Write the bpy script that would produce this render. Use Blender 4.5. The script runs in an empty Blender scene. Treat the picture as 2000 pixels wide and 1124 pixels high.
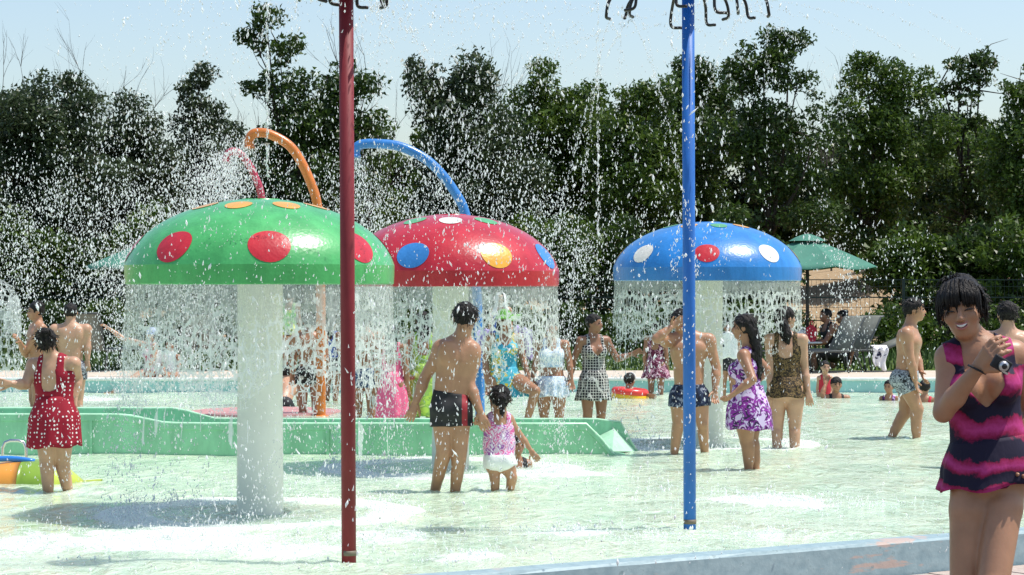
import bpy, math, random
import numpy as np
from mathutils import Vector, Matrix

random.seed(7)
rng = np.random.default_rng(11)
SC = bpy.context.scene
C = SC.collection

# ------------------------------------------------------------------ camera, sky, sun
EYE = 1.48                      # camera height above the water (metres)
FPX = 2000 * 80 / 36.0          # focal length in photograph pixels
cam_d = bpy.data.cameras.new('camera')
cam_d.lens = 80; cam_d.sensor_width = 36
cam_d.clip_start = 0.1; cam_d.clip_end = 3000
cam = bpy.data.objects.new('camera', cam_d); C.objects.link(cam)
cam.location = (0, 0, EYE); cam.rotation_euler = (math.radians(90), 0, 0)
SC.camera = cam

SUN_EL, SUN_AZ = math.radians(66), math.radians(88)     # azimuth from +Y towards +X
sun_v = Vector((math.cos(SUN_EL) * math.sin(SUN_AZ), math.cos(SUN_EL) * math.cos(SUN_AZ), math.sin(SUN_EL)))
world = bpy.data.worlds.new('World'); SC.world = world; world.use_nodes = True
wn = world.node_tree.nodes; wl = world.node_tree.links
sky = wn.new('ShaderNodeTexSky'); sky.sky_type = 'NISHITA'; sky.sun_disc = False
sky.sun_elevation = SUN_EL; sky.sun_rotation = SUN_AZ
sky.air_density = 1.05; sky.dust_density = 1.5; sky.ozone_density = 1.5; sky.altitude = 0
wl.new(sky.outputs[0], wn['Background'].inputs['Color'])
wn['Background'].inputs['Strength'].default_value = 0.15
sun_d = bpy.data.lights.new('sun', 'SUN'); sun_d.energy = 4.2; sun_d.angle = math.radians(0.53)
sun_d.color = (1.0, 0.955, 0.88)
sun = bpy.data.objects.new('sun', sun_d); C.objects.link(sun)
sun.rotation_euler = (-sun_v).to_track_quat('-Z', 'Y').to_euler()
vs = SC.view_settings
vs.view_transform = 'Standard'; vs.look = 'None'; vs.exposure = 0.27; vs.gamma = 1.0; vs.use_curve_mapping = False
SC.cycles.max_bounces = 8; SC.cycles.transparent_max_bounces = 24
SC.cycles.sample_clamp_indirect = 4.0
SC.cycles.caustics_reflective = False; SC.cycles.caustics_refractive = False
SC.cycles.use_denoising = True

# ------------------------------------------------------------------ helpers
def scale_at(yw, z=0.0):
    """pixels per metre of something that meets height z at photograph row yw"""
    return (yw - 562.0) / (EYE - z)

def PT(x, y, s, dy=0.0):
    d = FPX / s + dy; k = FPX / d
    return np.array([(x - 1000.0) / k, d, EYE + (562.0 - y) / k])

def mesh_np(name, V, F, smooth=True):
    V = np.asarray(V, np.float32); me = bpy.data.meshes.new(name)
    if isinstance(F, np.ndarray):
        n, k = F.shape
        me.vertices.add(len(V)); me.vertices.foreach_set('co', V.ravel())
        me.loops.add(n * k); me.loops.foreach_set('vertex_index', F.astype(np.int32).ravel())
        me.polygons.add(n)
        me.polygons.foreach_set('loop_start', np.arange(0, n * k, k, dtype=np.int32))
        me.update(calc_edges=True)
    else:
        me.from_pydata([tuple(map(float, v)) for v in V], [], F)
    if smooth and len(me.polygons):
        me.polygons.foreach_set('use_smooth', np.ones(len(me.polygons), bool))
    me.validate()
    return me

def obj(name, me, mat=None, parent=None, loc=None):
    o = bpy.data.objects.new(name, me); C.objects.link(o)
    if mat is not None and me is not None and len(me.materials) == 0:
        me.materials.append(mat)
    if parent is not None: o.parent = parent
    if loc is not None: o.location = loc
    return o

def tag(o, label=None, cat=None, group=None, kind=None):
    if label: o['label'] = label
    if cat: o['category'] = cat
    if group: o['group'] = group
    if kind: o['kind'] = kind
    return o

def empty(name, loc):
    o = bpy.data.objects.new(name, None); C.objects.link(o); o.location = loc
    o.empty_display_size = 0.1
    return o

class MB:
    """collects simple shapes into one mesh"""
    def __init__(s): s.V = []; s.F = []; s.n = 0
    def add(s, V, F):
        V = [tuple(v) for v in V]
        s.V += V; s.F += [tuple(i + s.n for i in f) for f in F]; s.n += len(V); return s
    def box(s, x0, x1, y0, y1, z0, z1, b=0.0):
        V = [(x, y, z) for z in (z0, z1) for y in (y0, y1) for x in (x0, x1)]
        return s.add(V, [(0, 2, 3, 1), (4, 5, 7, 6), (0, 1, 5, 4), (2, 6, 7, 3), (0, 4, 6, 2), (1, 3, 7, 5)])
    def tube(s, pts, rad, n=10, caps=True):
        pts = [np.asarray(p, float) for p in pts]
        R = rad if hasattr(rad, '__len__') else [rad] * len(pts)
        V = []; up = None
        for i, p in enumerate(pts):
            d = pts[min(i + 1, len(pts) - 1)] - pts[max(i - 1, 0)]
            d = d / (np.linalg.norm(d) + 1e-9)
            if up is None:
                a = np.array([1., 0, 0]) if abs(d[0]) < .8 else np.array([0, 1., 0])
                up = np.cross(d, a)
            up = up - d * np.dot(up, d); up /= np.linalg.norm(up) + 1e-9
            w = np.cross(d, up)
            for k in range(n):
                t = 2 * math.pi * k / n
                V.append(p + R[i] * (math.cos(t) * up + math.sin(t) * w))
        F = []
        for i in range(len(pts) - 1):
            for k in range(n):
                F.append((i * n + k, i * n + (k + 1) % n, (i + 1) * n + (k + 1) % n, (i + 1) * n + k))
        if caps:
            F.append(tuple(range(n - 1, -1, -1))); F.append(tuple((len(pts) - 1) * n + k for k in range(n)))
        return s.add(V, F)
    def lathe(s, prof, c=(0, 0, 0), n=48):
        V = []
        for r, z in prof:
            for k in range(n):
                t = 2 * math.pi * k / n
                V.append((c[0] + r * math.cos(t), c[1] + r * math.sin(t), c[2] + z))
        F = []
        for i in range(len(prof) - 1):
            for k in range(n):
                F.append((i * n + k, i * n + (k + 1) % n, (i + 1) * n + (k + 1) % n, (i + 1) * n + k))
        return s.add(V, F)
    def build(s, name, mat=None, parent=None, smooth=True, loc=None, bevel=0):
        me = mesh_np(name, np.array(s.V), s.F, smooth)
        o = obj(name, me, mat, parent, loc)
        if bevel:
            m = o.modifiers.new('bevel', 'BEVEL'); m.width = bevel; m.segments = 2; m.limit_method = 'ANGLE'
        return o

def autosmooth(o, ang=40):
    me = o.data
    me.set_sharp_from_angle(angle=math.radians(ang))
    return o

def catmull(P, m=8):
    P = [np.asarray(p, float) for p in P]; out = []
    Q = [2 * P[0] - P[1]] + P + [2 * P[-1] - P[-2]]
    for i in range(1, len(Q) - 2):
        for t in np.linspace(0, 1, m, endpoint=False):
            a, b, c, d = Q[i - 1], Q[i], Q[i + 1], Q[i + 2]
            out.append(.5 * (2 * b + (c - a) * t + (2 * a - 5 * b + 4 * c - d) * t * t + (3 * b - a - 3 * c + d) * t ** 3))
    out.append(P[-1]); return out

# ------------------------------------------------------------------ materials
def mat_new(name):
    m = bpy.data.materials.new(name); m.use_nodes = True
    nt = m.node_tree; return m, nt, nt.nodes, nt.links, nt.nodes['Principled BSDF']

def setp(b, **k):
    for n, v in k.items():
        n = {'rough': 'Roughness', 'spec': 'Specular IOR Level', 'metal': 'Metallic', 'coat': 'Coat Weight',
             'coat_rough': 'Coat Roughness', 'sss': 'Subsurface Weight', 'ior': 'IOR', 'trans': 'Transmission Weight'}.get(n, n)
        b.inputs[n].default_value = v

def ramp(N, stops, interp='LINEAR'):
    r = N.new('ShaderNodeValToRGB'); r.color_ramp.interpolation = interp
    e = r.color_ramp.elements
    while len(e) < len(stops): e.new(0.5)
    for i, (p, c) in enumerate(stops):
        e[i].position = p; e[i].color = (*c, 1) if len(c) == 3 else c
    return r

def coords(N, L, scale=(1, 1, 1), kind='Object'):
    tc = N.new('ShaderNodeTexCoord'); mp = N.new('ShaderNodeMapping')
    mp.inputs['Scale'].default_value = scale
    L.new(tc.outputs[kind], mp.inputs['Vector']); return mp.outputs[0]

def noise(N, L, vec, scale, detail=4, rough=.55, dist=0.0):
    n = N.new('ShaderNodeTexNoise'); n.inputs['Scale'].default_value = scale
    n.inputs['Detail'].default_value = detail; n.inputs['Roughness'].default_value = rough
    n.inputs['Distortion'].default_value = dist
    L.new(vec, n.inputs['Vector']); return n

def bump(N, L, h, b, strength=.3, dist=.01):
    bp = N.new('ShaderNodeBump'); bp.inputs['Strength'].default_value = strength
    bp.inputs['Distance'].default_value = dist
    L.new(h, bp.inputs['Height']); L.new(bp.outputs[0], b.inputs['Normal']); return bp

def mat_simple(name, col, rough=.5, var=.12, nscale=6, bmp=.0, bscale=40, **k):
    """one paint or fabric colour with a little uneven wear"""
    m, nt, N, L, b = mat_new(name)
    v = coords(N, L); n = noise(N, L, v, nscale)
    lo = tuple(max(c * (1 - var), 0) for c in col); hi = tuple(min(c * (1 + var), 1) for c in col)
    r = ramp(N, [(.3, lo), (.7, hi)]); L.new(n.outputs['Fac'], r.inputs[0]); L.new(r.outputs[0], b.inputs['Base Color'])
    setp(b, rough=rough, **k)
    if bmp:
        n2 = noise(N, L, v, bscale); bump(N, L, n2.outputs['Fac'], b, bmp, .01)
    return m

def mat_gloss(name, col, rough=.29, wet=.16):
    """glossy painted fibreglass, wet"""
    m, nt, N, L, b = mat_new(name)
    v = coords(N, L)
    n = noise(N, L, coords(N, L, (2.2, 2.2, .7)), 3.0, 7, .7); lo = tuple(c * .80 + .004 for c in col); hi = tuple(min(1, c * 1.1 + .012) for c in col)
    r = ramp(N, [(.35, lo), (.65, hi)]); L.new(n.outputs['Fac'], r.inputs[0]); L.new(r.outputs[0], b.inputs['Base Color'])
    vw = N.new('ShaderNodeTexVoronoi'); vw.inputs['Scale'].default_value = 42; L.new(v, vw.inputs['Vector'])
    n3 = noise(N, L, v, 34, 3)
    mx = N.new('ShaderNodeMath'); mx.operation = 'MULTIPLY'
    L.new(vw.outputs['Distance'], mx.inputs[0]); L.new(n3.outputs['Fac'], mx.inputs[1])
    if wet: bump(N, L, mx.outputs[0], b, wet, .012)
    setp(b, rough=rough, spec=.5, coat=.2 if wet else 0, coat_rough=.12)
    return m

def mat_pattern(name, kind, cols, scale=30, rough=.75):
    """printed swimwear cloth"""
    m, nt, N, L, b = mat_new(name)
    v = coords(N, L)
    if kind == 'dots':
        vo = N.new('ShaderNodeTexVoronoi'); vo.inputs['Scale'].default_value = scale; vo.inputs['Randomness'].default_value = .35
        L.new(v, vo.inputs['Vector'])
        r = ramp(N, [(.0, cols[1]), (.22, cols[1]), (.27, cols[0]), (1, cols[0])]); L.new(vo.outputs['Distance'], r.inputs[0])
    elif kind == 'leopard':
        n = noise(N, L, v, scale * .6, 2); mxv = N.new('ShaderNodeMixRGB'); mxv.inputs[0].default_value = .06
        L.new(v, mxv.inputs[1]); L.new(n.outputs['Color'], mxv.inputs[2])
        vo = N.new('ShaderNodeTexVoronoi'); vo.inputs['Scale'].default_value = scale; L.new(mxv.outputs[0], vo.inputs['Vector'])
        r = ramp(N, [(.0, cols[2]), (.2, cols[2]), (.28, cols[1]), (.42, cols[1]), (.5, cols[0]), (1, cols[0])])
        L.new(vo.outputs['Distance'], r.inputs[0])
    elif kind == 'check':
        vo = N.new('ShaderNodeTexVoronoi'); vo.feature = 'DISTANCE_TO_EDGE'; vo.inputs['Scale'].default_value = scale
        vo.inputs['Randomness'].default_value = .15; L.new(v, vo.inputs['Vector'])
        r = ramp(N, [(.0, cols[1]), (.07, cols[1]), (.11, cols[0]), (1, cols[0])]); L.new(vo.outputs['Distance'], r.inputs[0])
    elif kind == 'floral':
        n = noise(N, L, v, scale, 2.5, .55, 1.2)
        k = len(cols); st = []
        for i, c in enumerate(cols):
            st.append((.30 + .42 * i / k, c))
        r = ramp(N, st, 'CONSTANT'); L.new(n.outputs['Fac'], r.inputs[0])
    elif kind == 'tiedye':
        sp = N.new('ShaderNodeSeparateXYZ'); L.new(v, sp.inputs[0])
        n = noise(N, L, v, 3.2, 2, .5, .6); n2 = noise(N, L, v, 38, 4, .7)
        xx = N.new('ShaderNodeMath'); xx.operation = 'MULTIPLY_ADD'; xx.inputs[1].default_value = 8.0; L.new(sp.outputs[2], xx.inputs[0])
        nm = N.new('ShaderNodeMath'); nm.operation = 'MULTIPLY'; nm.inputs[1].default_value = 1.9; L.new(n.outputs['Fac'], nm.inputs[0]); L.new(nm.outputs[0], xx.inputs[2])
        f = N.new('ShaderNodeMath'); f.operation = 'ADD'; f.inputs[1].default_value = scale; L.new(xx.outputs[0], f.inputs[0])
        fr = N.new('ShaderNodeMath'); fr.operation = 'FRACT'; L.new(f.outputs[0], fr.inputs[0])
        ad = N.new('ShaderNodeMath'); ad.operation = 'MULTIPLY_ADD'; ad.inputs[1].default_value = .4; L.new(n2.outputs['Fac'], ad.inputs[0]); L.new(fr.outputs[0], ad.inputs[2])
        r = ramp(N, [(.0, cols[0]), (.42, cols[0]), (.52, cols[1]), (.72, cols[2]), (.95, cols[1]), (1.0, cols[0])])
        L.new(ad.outputs[0], r.inputs[0])
    L.new(r.outputs[0], b.inputs['Base Color'])
    n9 = noise(N, L, coords(N, L, (1, 1, .35)), 22, 3)
    bump(N, L, n9.outputs['Fac'], b, .35, .012)
    setp(b, rough=rough, spec=.3)
    return m

def mat_skin(name, col):
    m, nt, N, L, b = mat_new(name)
    v = coords(N, L); n = noise(N, L, v, 9, 5, .6); n2 = noise(N, L, v, 90, 3)
    r = ramp(N, [(.3, tuple(c * .84 for c in col)), (.7, tuple(min(1, c * 1.1) for c in col))])
    L.new(n.outputs['Fac'], r.inputs[0]); L.new(r.outputs[0], b.inputs['Base Color'])
    bump(N, L, n2.outputs['Fac'], b, .12, .006)
    setp(b, rough=.42, spec=.45, sss=.12); b.inputs['Subsurface Radius'].default_value = (.02, .007, .004)
    b.inputs['Subsurface Scale'].default_value = .35
    return m

M = {}
SKINS = [mat_skin('skin_tan', (.41, .215, .125)), mat_skin('skin_light', (.49, .285, .185)), mat_skin('skin_warm', (.35, .175, .10)),
         mat_skin('skin_brown', (.28, .135, .078))]
def _hair():
    m, nt, N, L, b = mat_new('hair_black')
    v = coords(N, L, (60, 60, 7)); n = noise(N, L, v, 1.6, 4, .6)
    r = ramp(N, [(.3, (.004, .0035, .0035)), (.75, (.018, .014, .012))]); L.new(n.outputs['Fac'], r.inputs[0]); L.new(r.outputs[0], b.inputs['Base Color'])
    bump(N, L, n.outputs['Fac'], b, .9, .015); setp(b, rough=.5, spec=.28); return m
M['hair'] = _hair()
M['eye'] = mat_simple('eye_dark', (.012, .009, .008), .2, .05)
M['lip'] = mat_simple('lip_red', (.42, .14, .12), .4, .05)
M['tooth'] = mat_simple('tooth_white', (.75, .72, .66), .3, .03)
M['white_cloth'] = mat_simple('white_cloth', (.78, .78, .78), .85, .05, 8, .4, 30)
M['black_cloth'] = mat_simple('black_cloth', (.012, .012, .015), .7, .3, 30, .3, 40)
M['red_cloth'] = mat_simple('red_cloth', (.5, .02, .04), .75, .1, 8, .3, 30)
M['navy_cloth'] = mat_pattern('navy_print', 'floral', [(.01, .012, .03), (.02, .03, .07), (.2, .22, .28)], 18)
M['denim_cloth'] = mat_simple('denim_blue_cloth', (.03, .07, .16), .8, .3, 14, .3, 40)
M['grey_print'] = mat_pattern('grey_print', 'floral', [(.015, .016, .02), (.16, .18, .21), (.4, .43, .46), (.03, .03, .035)], 24)
M['black_print'] = mat_pattern('black_white_print', 'floral', [(.01, .01, .012), (.012, .012, .014), (.45, .45, .42)], 13)
M['polka'] = mat_pattern('red_polka', 'dots', [(.27, .006, .022), (.78, .70, .70)], 33)
M['leopard'] = mat_pattern('leopard', 'leopard', [(.03, .02, .012), (.22, .14, .055), (.035, .022, .014)], 60)
M['check'] = mat_pattern('black_white_check', 'check', [(.02, .02, .024), (.55, .54, .5)], 34)
M['purple_floral'] = mat_pattern('purple_floral', 'floral', [(.62, .5, .72), (.62, .5, .72), (.25, .03, .3), (.04, .02, .07), (.62, .5, .72)], 15)
M['pink_floral'] = mat_pattern('pink_floral', 'floral', [(.72, .6, .72), (.65, .12, .32), (.72, .55, .68), (.35, .1, .38), (.7, .6, .72)], 17)
M['blue_yellow'] = mat_pattern('blue_yellow_print', 'floral', [(.05, .34, .48), (.05, .34, .48), (.10, .45, .56), (.55, .42, .05), (.62, .72, .74)], 7)
M['pale_blue_print'] = mat_pattern('pale_blue_print', 'floral', [(.68, .74, .82), (.36, .5, .68), (.70, .76, .84), (.6, .66, .76)], 26)
M['maroon_print'] = mat_pattern('maroon_print', 'floral', [(.11, .012, .04), (.09, .012, .04), (.5, .28, .36), (.12, .015, .04)], 16)
M['red_print'] = mat_pattern('red_print', 'floral', [(.48, .03, .1), (.5, .05, .12), (.55, .42, .5), (.3, .12, .25)], 16)
M['lime_cloth'] = mat_pattern('lime_green_print', 'floral', [(.18, .36, .07), (.36, .56, .08), (.24, .42, .09), (.5, .62, .2)], 8)
M['green_yellow'] = mat_pattern('green_yellow_print', 'floral', [(.16, .48, .16), (.32, .62, .22), (.62, .64, .24), (.2, .5, .2)], 11)
M['pink_cloth'] = mat_simple('pink_cloth', (.72, .12, .25), .75, .2, 8, .4, 22)
M['blue_cloth'] = mat_simple('blue_cloth', (.06, .11, .36), .75, .2, 8, .4, 22)
M['grey_cloth'] = mat_simple('pale_grey_blue_cloth', (.42, .48, .55), .8, .15, 8, .4, 22)
M['violet_cloth'] = mat_pattern('violet_net', 'check', [(.36, .30, .66), (.55, .5, .75)], 70)
M['tiedye'] = mat_pattern('magenta_navy_tiedye', 'tiedye', [(.010, .007, .026), (.26, .006, .055), (.46, .04, .20)], 1.05)
def _striped():
    m, nt, N, L, b = mat_new('black_trunks_red_stripe'); sp = N.new('ShaderNodeSeparateXYZ'); L.new(coords(N, L), sp.inputs[0])
    mr = N.new('ShaderNodeMapRange'); mr.inputs[1].default_value = 0; mr.inputs[2].default_value = .2; L.new(sp.outputs[0], mr.inputs[0])
    r = ramp(N, [(0, (.010, .010, .013)), (.42, (.26, .01, .02)), (.62, (.012, .012, .015))], 'CONSTANT'); L.new(mr.outputs[0], r.inputs[0]); L.new(r.outputs[0], b.inputs['Base Color']); setp(b, rough=.7); return m
M['striped'] = _striped()

# ------------------------------------------------------------------ the setting
CURB_Y0, CURB_SL = 11.72, 0.632           # the near pool edge runs obliquely: Y = Y0 + slope * X
CT = Vector((1, CURB_SL, 0)).normalized(); CN = Vector((-CURB_SL, 1, 0)).normalized()
FAR_Y = 32.1; DECK_Z = 0.2
def curb_y(x): return CURB_Y0 + CURB_SL * x

def ground_z(Y, X=0.0):
    ks = [(-50, -.42), (33, -.42), (34.6, .1), (35.0, .19), (42.5, .2), (44, .34), (46, .75), (49, 1.5), (57, 2.2), (75, 2.0), (200, 1.2), (3000, 1.0)]
    return float(np.interp(Y, [k[0] for k in ks], [k[1] for k in ks])) + (0.12 * math.sin(X * .6 + Y * .3) + .08 * math.sin(X * 1.7)) * min(1, max(0, (Y - 42.5) / 4))

def mat_ground():
    m, nt, N, L, b = mat_new('sand_and_grass')
    v = coords(N, L); sp = N.new('ShaderNodeSeparateXYZ'); L.new(v, sp.inputs[0])
    n = noise(N, L, v, .55, 6, .65); n2 = noise(N, L, v, 9, 5, .65)
    sand = ramp(N, [(.3, (.30, .215, .13)), (.7, (.46, .35, .23))]); L.new(n2.outputs['Fac'], sand.inputs[0])
    grass = ramp(N, [(.3, (.035, .07, .012)), (.7, (.11, .15, .035))]); L.new(n2.outputs['Fac'], grass.inputs[0])
    mr = N.new('ShaderNodeMapRange'); mr.inputs[1].default_value = 43.5; mr.inputs[2].default_value = 47.5; L.new(sp.outputs[1], mr.inputs[0])
    ad = N.new('ShaderNodeMath'); ad.operation = 'ADD'; L.new(mr.outputs[0], ad.inputs[0]); L.new(n.outputs['Fac'], ad.inputs[1])
    rr = ramp(N, [(.72, (0, 0, 0)), (.86, (1, 1, 1))]); L.new(ad.outputs[0], rr.inputs[0])
    mx = N.new('ShaderNodeMixRGB'); L.new(rr.outputs[0], mx.inputs[0]); L.new(grass.outputs[0], mx.inputs[1]); L.new(sand.outputs[0], mx.inputs[2])
    L.new(mx.outputs[0], b.inputs['Base Color']); setp(b, rough=.95, spec=.1)
    bump(N, L, n2.outputs['Fac'], b, .6, .05); return m

xs = np.concatenate([[-1500, -400, -120, -60], np.linspace(-32, 32, 97), [60, 120, 400, 1500]])
ys = np.concatenate([[-400, -60, 0, 8, 16, 24, 30, 33], np.linspace(34, 60, 53), [66, 75, 100, 200, 600, 2500]])
V = [(x, y, ground_z(y, x)) for y in ys for x in xs]; nx = len(xs)
F = np.array([(j * nx + i, j * nx + i + 1, (j + 1) * nx + i + 1, (j + 1) * nx + i) for j in range(len(ys) - 1) for i in range(nx - 1)])
tag(obj('ground', mesh_np('ground', np.array(V), F), mat_ground()), kind='structure')

# short grass and weeds on the verge behind the far deck (uncountable)
def grass_tufts():
    n = 14000
    x = rng.uniform(-15, 15, n); y = rng.uniform(35.2, 44.5, n); h = rng.uniform(.05, .22, n) * (1 + (y > 42) * .8); a = rng.uniform(0, 6.28, n)
    z = np.array([ground_z(q, p) for p, q in zip(x, y)])
    dx, dy = np.cos(a) * .02, np.sin(a) * .02; lx, ly = rng.normal(0, .05, n), rng.normal(0, .05, n)
    V = np.stack([np.stack([x - dx, y - dy, z - .02], 1), np.stack([x + dx, y + dy, z - .02], 1), np.stack([x + lx, y + ly, z + h], 1)], 1).reshape(-1, 3)
    m = mat_simple('grass_blades', (.075, .13, .03), .8, .45, 1.5)
    tag(obj('grass', mesh_np('grass', V, np.arange(3 * n).reshape(-1, 3), False), m), 'short green grass and weeds on the verge behind the far deck', 'grass', kind='stuff')
grass_tufts()

# near deck, kerb wall, far deck and far pool wall
def mat_concrete(name, a, b2, sc=8, rough=.85):
    m, nt, N, L, b = mat_new(name); v = coords(N, L); n = noise(N, L, v, sc, 7, .7); n2 = noise(N, L, v, sc * 8, 3)
    r = ramp(N, [(.3, a), (.7, b2)]); L.new(n.outputs['Fac'], r.inputs[0]); L.new(r.outputs[0], b.inputs['Base Color'])
    bump(N, L, n2.outputs['Fac'], b, .35, .012); setp(b, rough=rough, spec=.25); return m
def mat_curb():
    m, nt, N, L, b = mat_new('peeling_teal_paint'); v = coords(N, L)
    n = noise(N, L, v, 2.2, 7, .65); n2 = noise(N, L, v, 14, 5, .6); n3 = noise(N, L, coords(N, L, (1, 1, 5)), 1.1, 5, .7)
    teal = ramp(N, [(.3, (.22, .32, .35)), (.7, (.33, .44, .46))]); L.new(n2.outputs['Fac'], teal.inputs[0])
    pk = ramp(N, [(.58, (0, 0, 0)), (.62, (1, 1, 1))]); L.new(n3.outputs['Fac'], pk.inputs[0])
    mx = N.new('ShaderNodeMixRGB'); mx.inputs[2].default_value = (.47, .37, .32, 1)
    L.new(pk.outputs[0], mx.inputs[0]); L.new(teal.outputs[0], mx.inputs[1])
    dk = ramp(N, [(.64, (0, 0, 0)), (.70, (.7, .7, .7))]); L.new(n2.outputs['Fac'], dk.inputs[0])
    mx2 = N.new('ShaderNodeMixRGB'); mx2.inputs[2].default_value = (.13, .2, .21, 1); L.new(dk.outputs[0], mx2.inputs[0]); L.new(mx.outputs[0], mx2.inputs[1])
    L.new(mx2.outputs[0], b.inputs['Base Color']); bump(N, L, n2.outputs['Fac'], b, .4, .01); setp(b, rough=.5, spec=.4); return m
M['deck'] = mat_concrete('pale_concrete', (.46, .39, .31), (.6, .53, .44), 5)
M['paver'] = mat_concrete('pink_beige_paver', (.36, .29, .25), (.50, .42, .37), 12)
M['joint'] = mat_concrete('paver_bed', (.16, .14, .12), (.24, .2, .17), 20)
M['teal'] = mat_simple('teal_pool_paint', (.27, .50, .50), .45, .14, 2.5, .15, 30)
M['curb'] = mat_curb()
M['coping'] = mat_simple('white_coping_paint', (.74, .76, .74), .6, .12, 9, .3, 40)

def curb_pt(u, v, z): 
    p = Vector((0, CURB_Y0, 0)) + CT * u + CN * v; return (p.x, p.y, z)
def curb_prism(name, prof, u0, u1, mat, n=60, jit=0.0):
    V = []; k = len(prof)
    for i in range(n + 1):
        u = u0 + (u1 - u0) * i / n
        for v, z in prof: V.append(curb_pt(u, v + random.uniform(-jit, jit), z + random.uniform(-jit, jit)))
    F = [(i * k + j, (i + 1) * k + j, (i + 1) * k + (j + 1) % k, i * k + (j + 1) % k) for i in range(n) for j in range(k)]
    return obj(name, mesh_np(name, np.array(V), F, False), mat)
kerb = curb_prism('pool_edge', [(0, -.4), (0.006, .0), (.02, .016), (.17, .018), (.19, -.05), (.19, -.4)], -16, 26, M['curb'], 160, .0022)
tag(kerb, kind='structure')
nd = curb_prism('near_deck', [(-14, -.42), (-14, -.197), (0.03, -.197), (0.03, -.42)], -16, 26, M['joint'], 4)
tag(nd, kind='structure')
pm = MB().box(-.146, .146, -.096, .096, -.03, .0).build('paver', M['paver'], smooth=False)
pav0 = pm.data
first = True
for i in range(24):
    for j in range(8):
        u = .6 + i * .3 + (.15 if j % 2 else 0); v = -.11 - j * .2
        o = pm if first else obj('paver', pav0); first = False
        x, y, z = curb_pt(u, v, -.18 + random.uniform(-.003, .003))
        o.location = (x, y, z); o.rotation_euler = (random.uniform(-.006, .006), random.uniform(-.006, .006), math.atan2(CT.y, CT.x)); o.parent = nd

b = MB().box(-26, 26, FAR_Y + .1, 35.1, -.4, DECK_Z).build('far_deck', M['deck'], smooth=False); tag(b, kind='structure')
w = MB().box(-26, 26, FAR_Y - .02, FAR_Y + .098, -.4, DECK_Z - .034).build('far_pool_wall', M['teal'], smooth=False); tag(w, kind='structure')
c = MB().box(-26, 26, FAR_Y - .045, FAR_Y + .097, DECK_Z - .032, DECK_Z + .006).build('coping', M['coping'], w, smooth=False, bevel=.008)

# pool water -------------------------------------------------------
def mat_water():
    m, nt, N, L, b = mat_new('pool_water')
    v = coords(N, L)
    va = coords(N, L, (1.0, .55, 1)); 
    n1 = noise(N, L, va, 1.15, 3, .55, .4); n2 = noise(N, L, va, 7.0, 4, .6, .9); n3 = noise(N, L, v, 26, 3, .6)
    col = ramp(N, [(.30, (.38, .53, .37)), (.47, (.54, .68, .50)), (.68, (.68, .75, .56))])
    sm = N.new('ShaderNodeMixRGB'); sm.inputs[0].default_value = .55; L.new(n1.outputs['Fac'], sm.inputs[1]); L.new(n2.outputs['Fac'], sm.inputs[2])
    L.new(sm.outputs[0], col.inputs[0])
    at = N.new('ShaderNodeAttribute'); at.attribute_name = 'foam'
    n4 = noise(N, L, coords(N, L, (1, .45, 1)), 5.5, 8, .78, .5)
    mu = N.new('ShaderNodeMath'); mu.operation = 'MULTIPLY_ADD'; mu.inputs[1].default_value = 1.15; L.new(at.outputs['Fac'], mu.inputs[0]); L.new(n4.outputs['Fac'], mu.inputs[2])
    fr = ramp(N, [(.86, (0, 0, 0)), (1.5, (.6, .6, .6))]); L.new(mu.outputs[0], fr.inputs[0])
    mx = N.new('ShaderNodeMixRGB'); mx.inputs[2].default_value = (.80, .85, .80, 1); L.new(fr.outputs[0], mx.inputs[0]); L.new(col.outputs[0], mx.inputs[1])
    L.new(mx.outputs[0], b.inputs['Base Color'])
    a1 = N.new('ShaderNodeMath'); a1.operation = 'MULTIPLY_ADD'; a1.inputs[1].default_value = .6; L.new(n2.outputs['Fac'], a1.inputs[0]); L.new(n1.outputs['Fac'], a1.inputs[2])
    a2 = N.new('ShaderNodeMath'); a2.operation = 'MULTIPLY_ADD'; a2.inputs[1].default_value = .07; L.new(n3.outputs['Fac'], a2.inputs[0]); L.new(a1.outputs[0], a2.inputs[2])
    bump(N, L, a2.outputs[0], b, 1.0, .085)
    rg = N.new('ShaderNodeMapRange'); rg.inputs[3].default_value = .07; rg.inputs[4].default_value = .6; L.new(fr.outputs[0], rg.inputs[0]); L.new(rg.outputs[0], b.inputs['Roughness'])
    setp(b, spec=.5, ior=1.33, sss=.6); b.inputs['Subsurface Radius'].default_value = (.9, 1.0, .9); b.inputs['Subsurface Scale'].default_value = .32; return m

MUSH = {'green': (508, scale_at(1002), 'green'), 'red': (880, scale_at(914), 'red'), 'blue': (1381, scale_at(867), 'blue')}
SPLASH = []          # (x, y, ring radius, width, strength) where falling water meets the pool
for k, (px, s, _) in MUSH.items():
    SPLASH.append(((px - 1000) / s, FPX / s, .9, .2, .8))
for px, py, r, w_, st in [(60, 1060, .0, .8, .6), (330, 1055, .0, .7, .85), (560, 1075, 0, .5, .7), (760, 1050, 0, .5, .6), (920, 1090, 0, .22, .8), (1120, 1040, 0, .35, .7), (1300, 1050, 0, .6, .45),
                          (1480, 975, 0, .5, .8), (1540, 985, 0, .45, .7), (1500, 1045, 0, .4, .5), (1680, 990, 0, .35, .4), (1080, 925, 0, .5, .8), (180, 780, 0, .5, .8), (620, 940, 0, .7, .4), (1300, 960, 0, .5, .35), (1440, 800, 0, .6, .5)]:
    s = scale_at(py); SPLASH.append(((px - 1000) / s, FPX / s, r, w_ * 1.25, st * .72))

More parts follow.
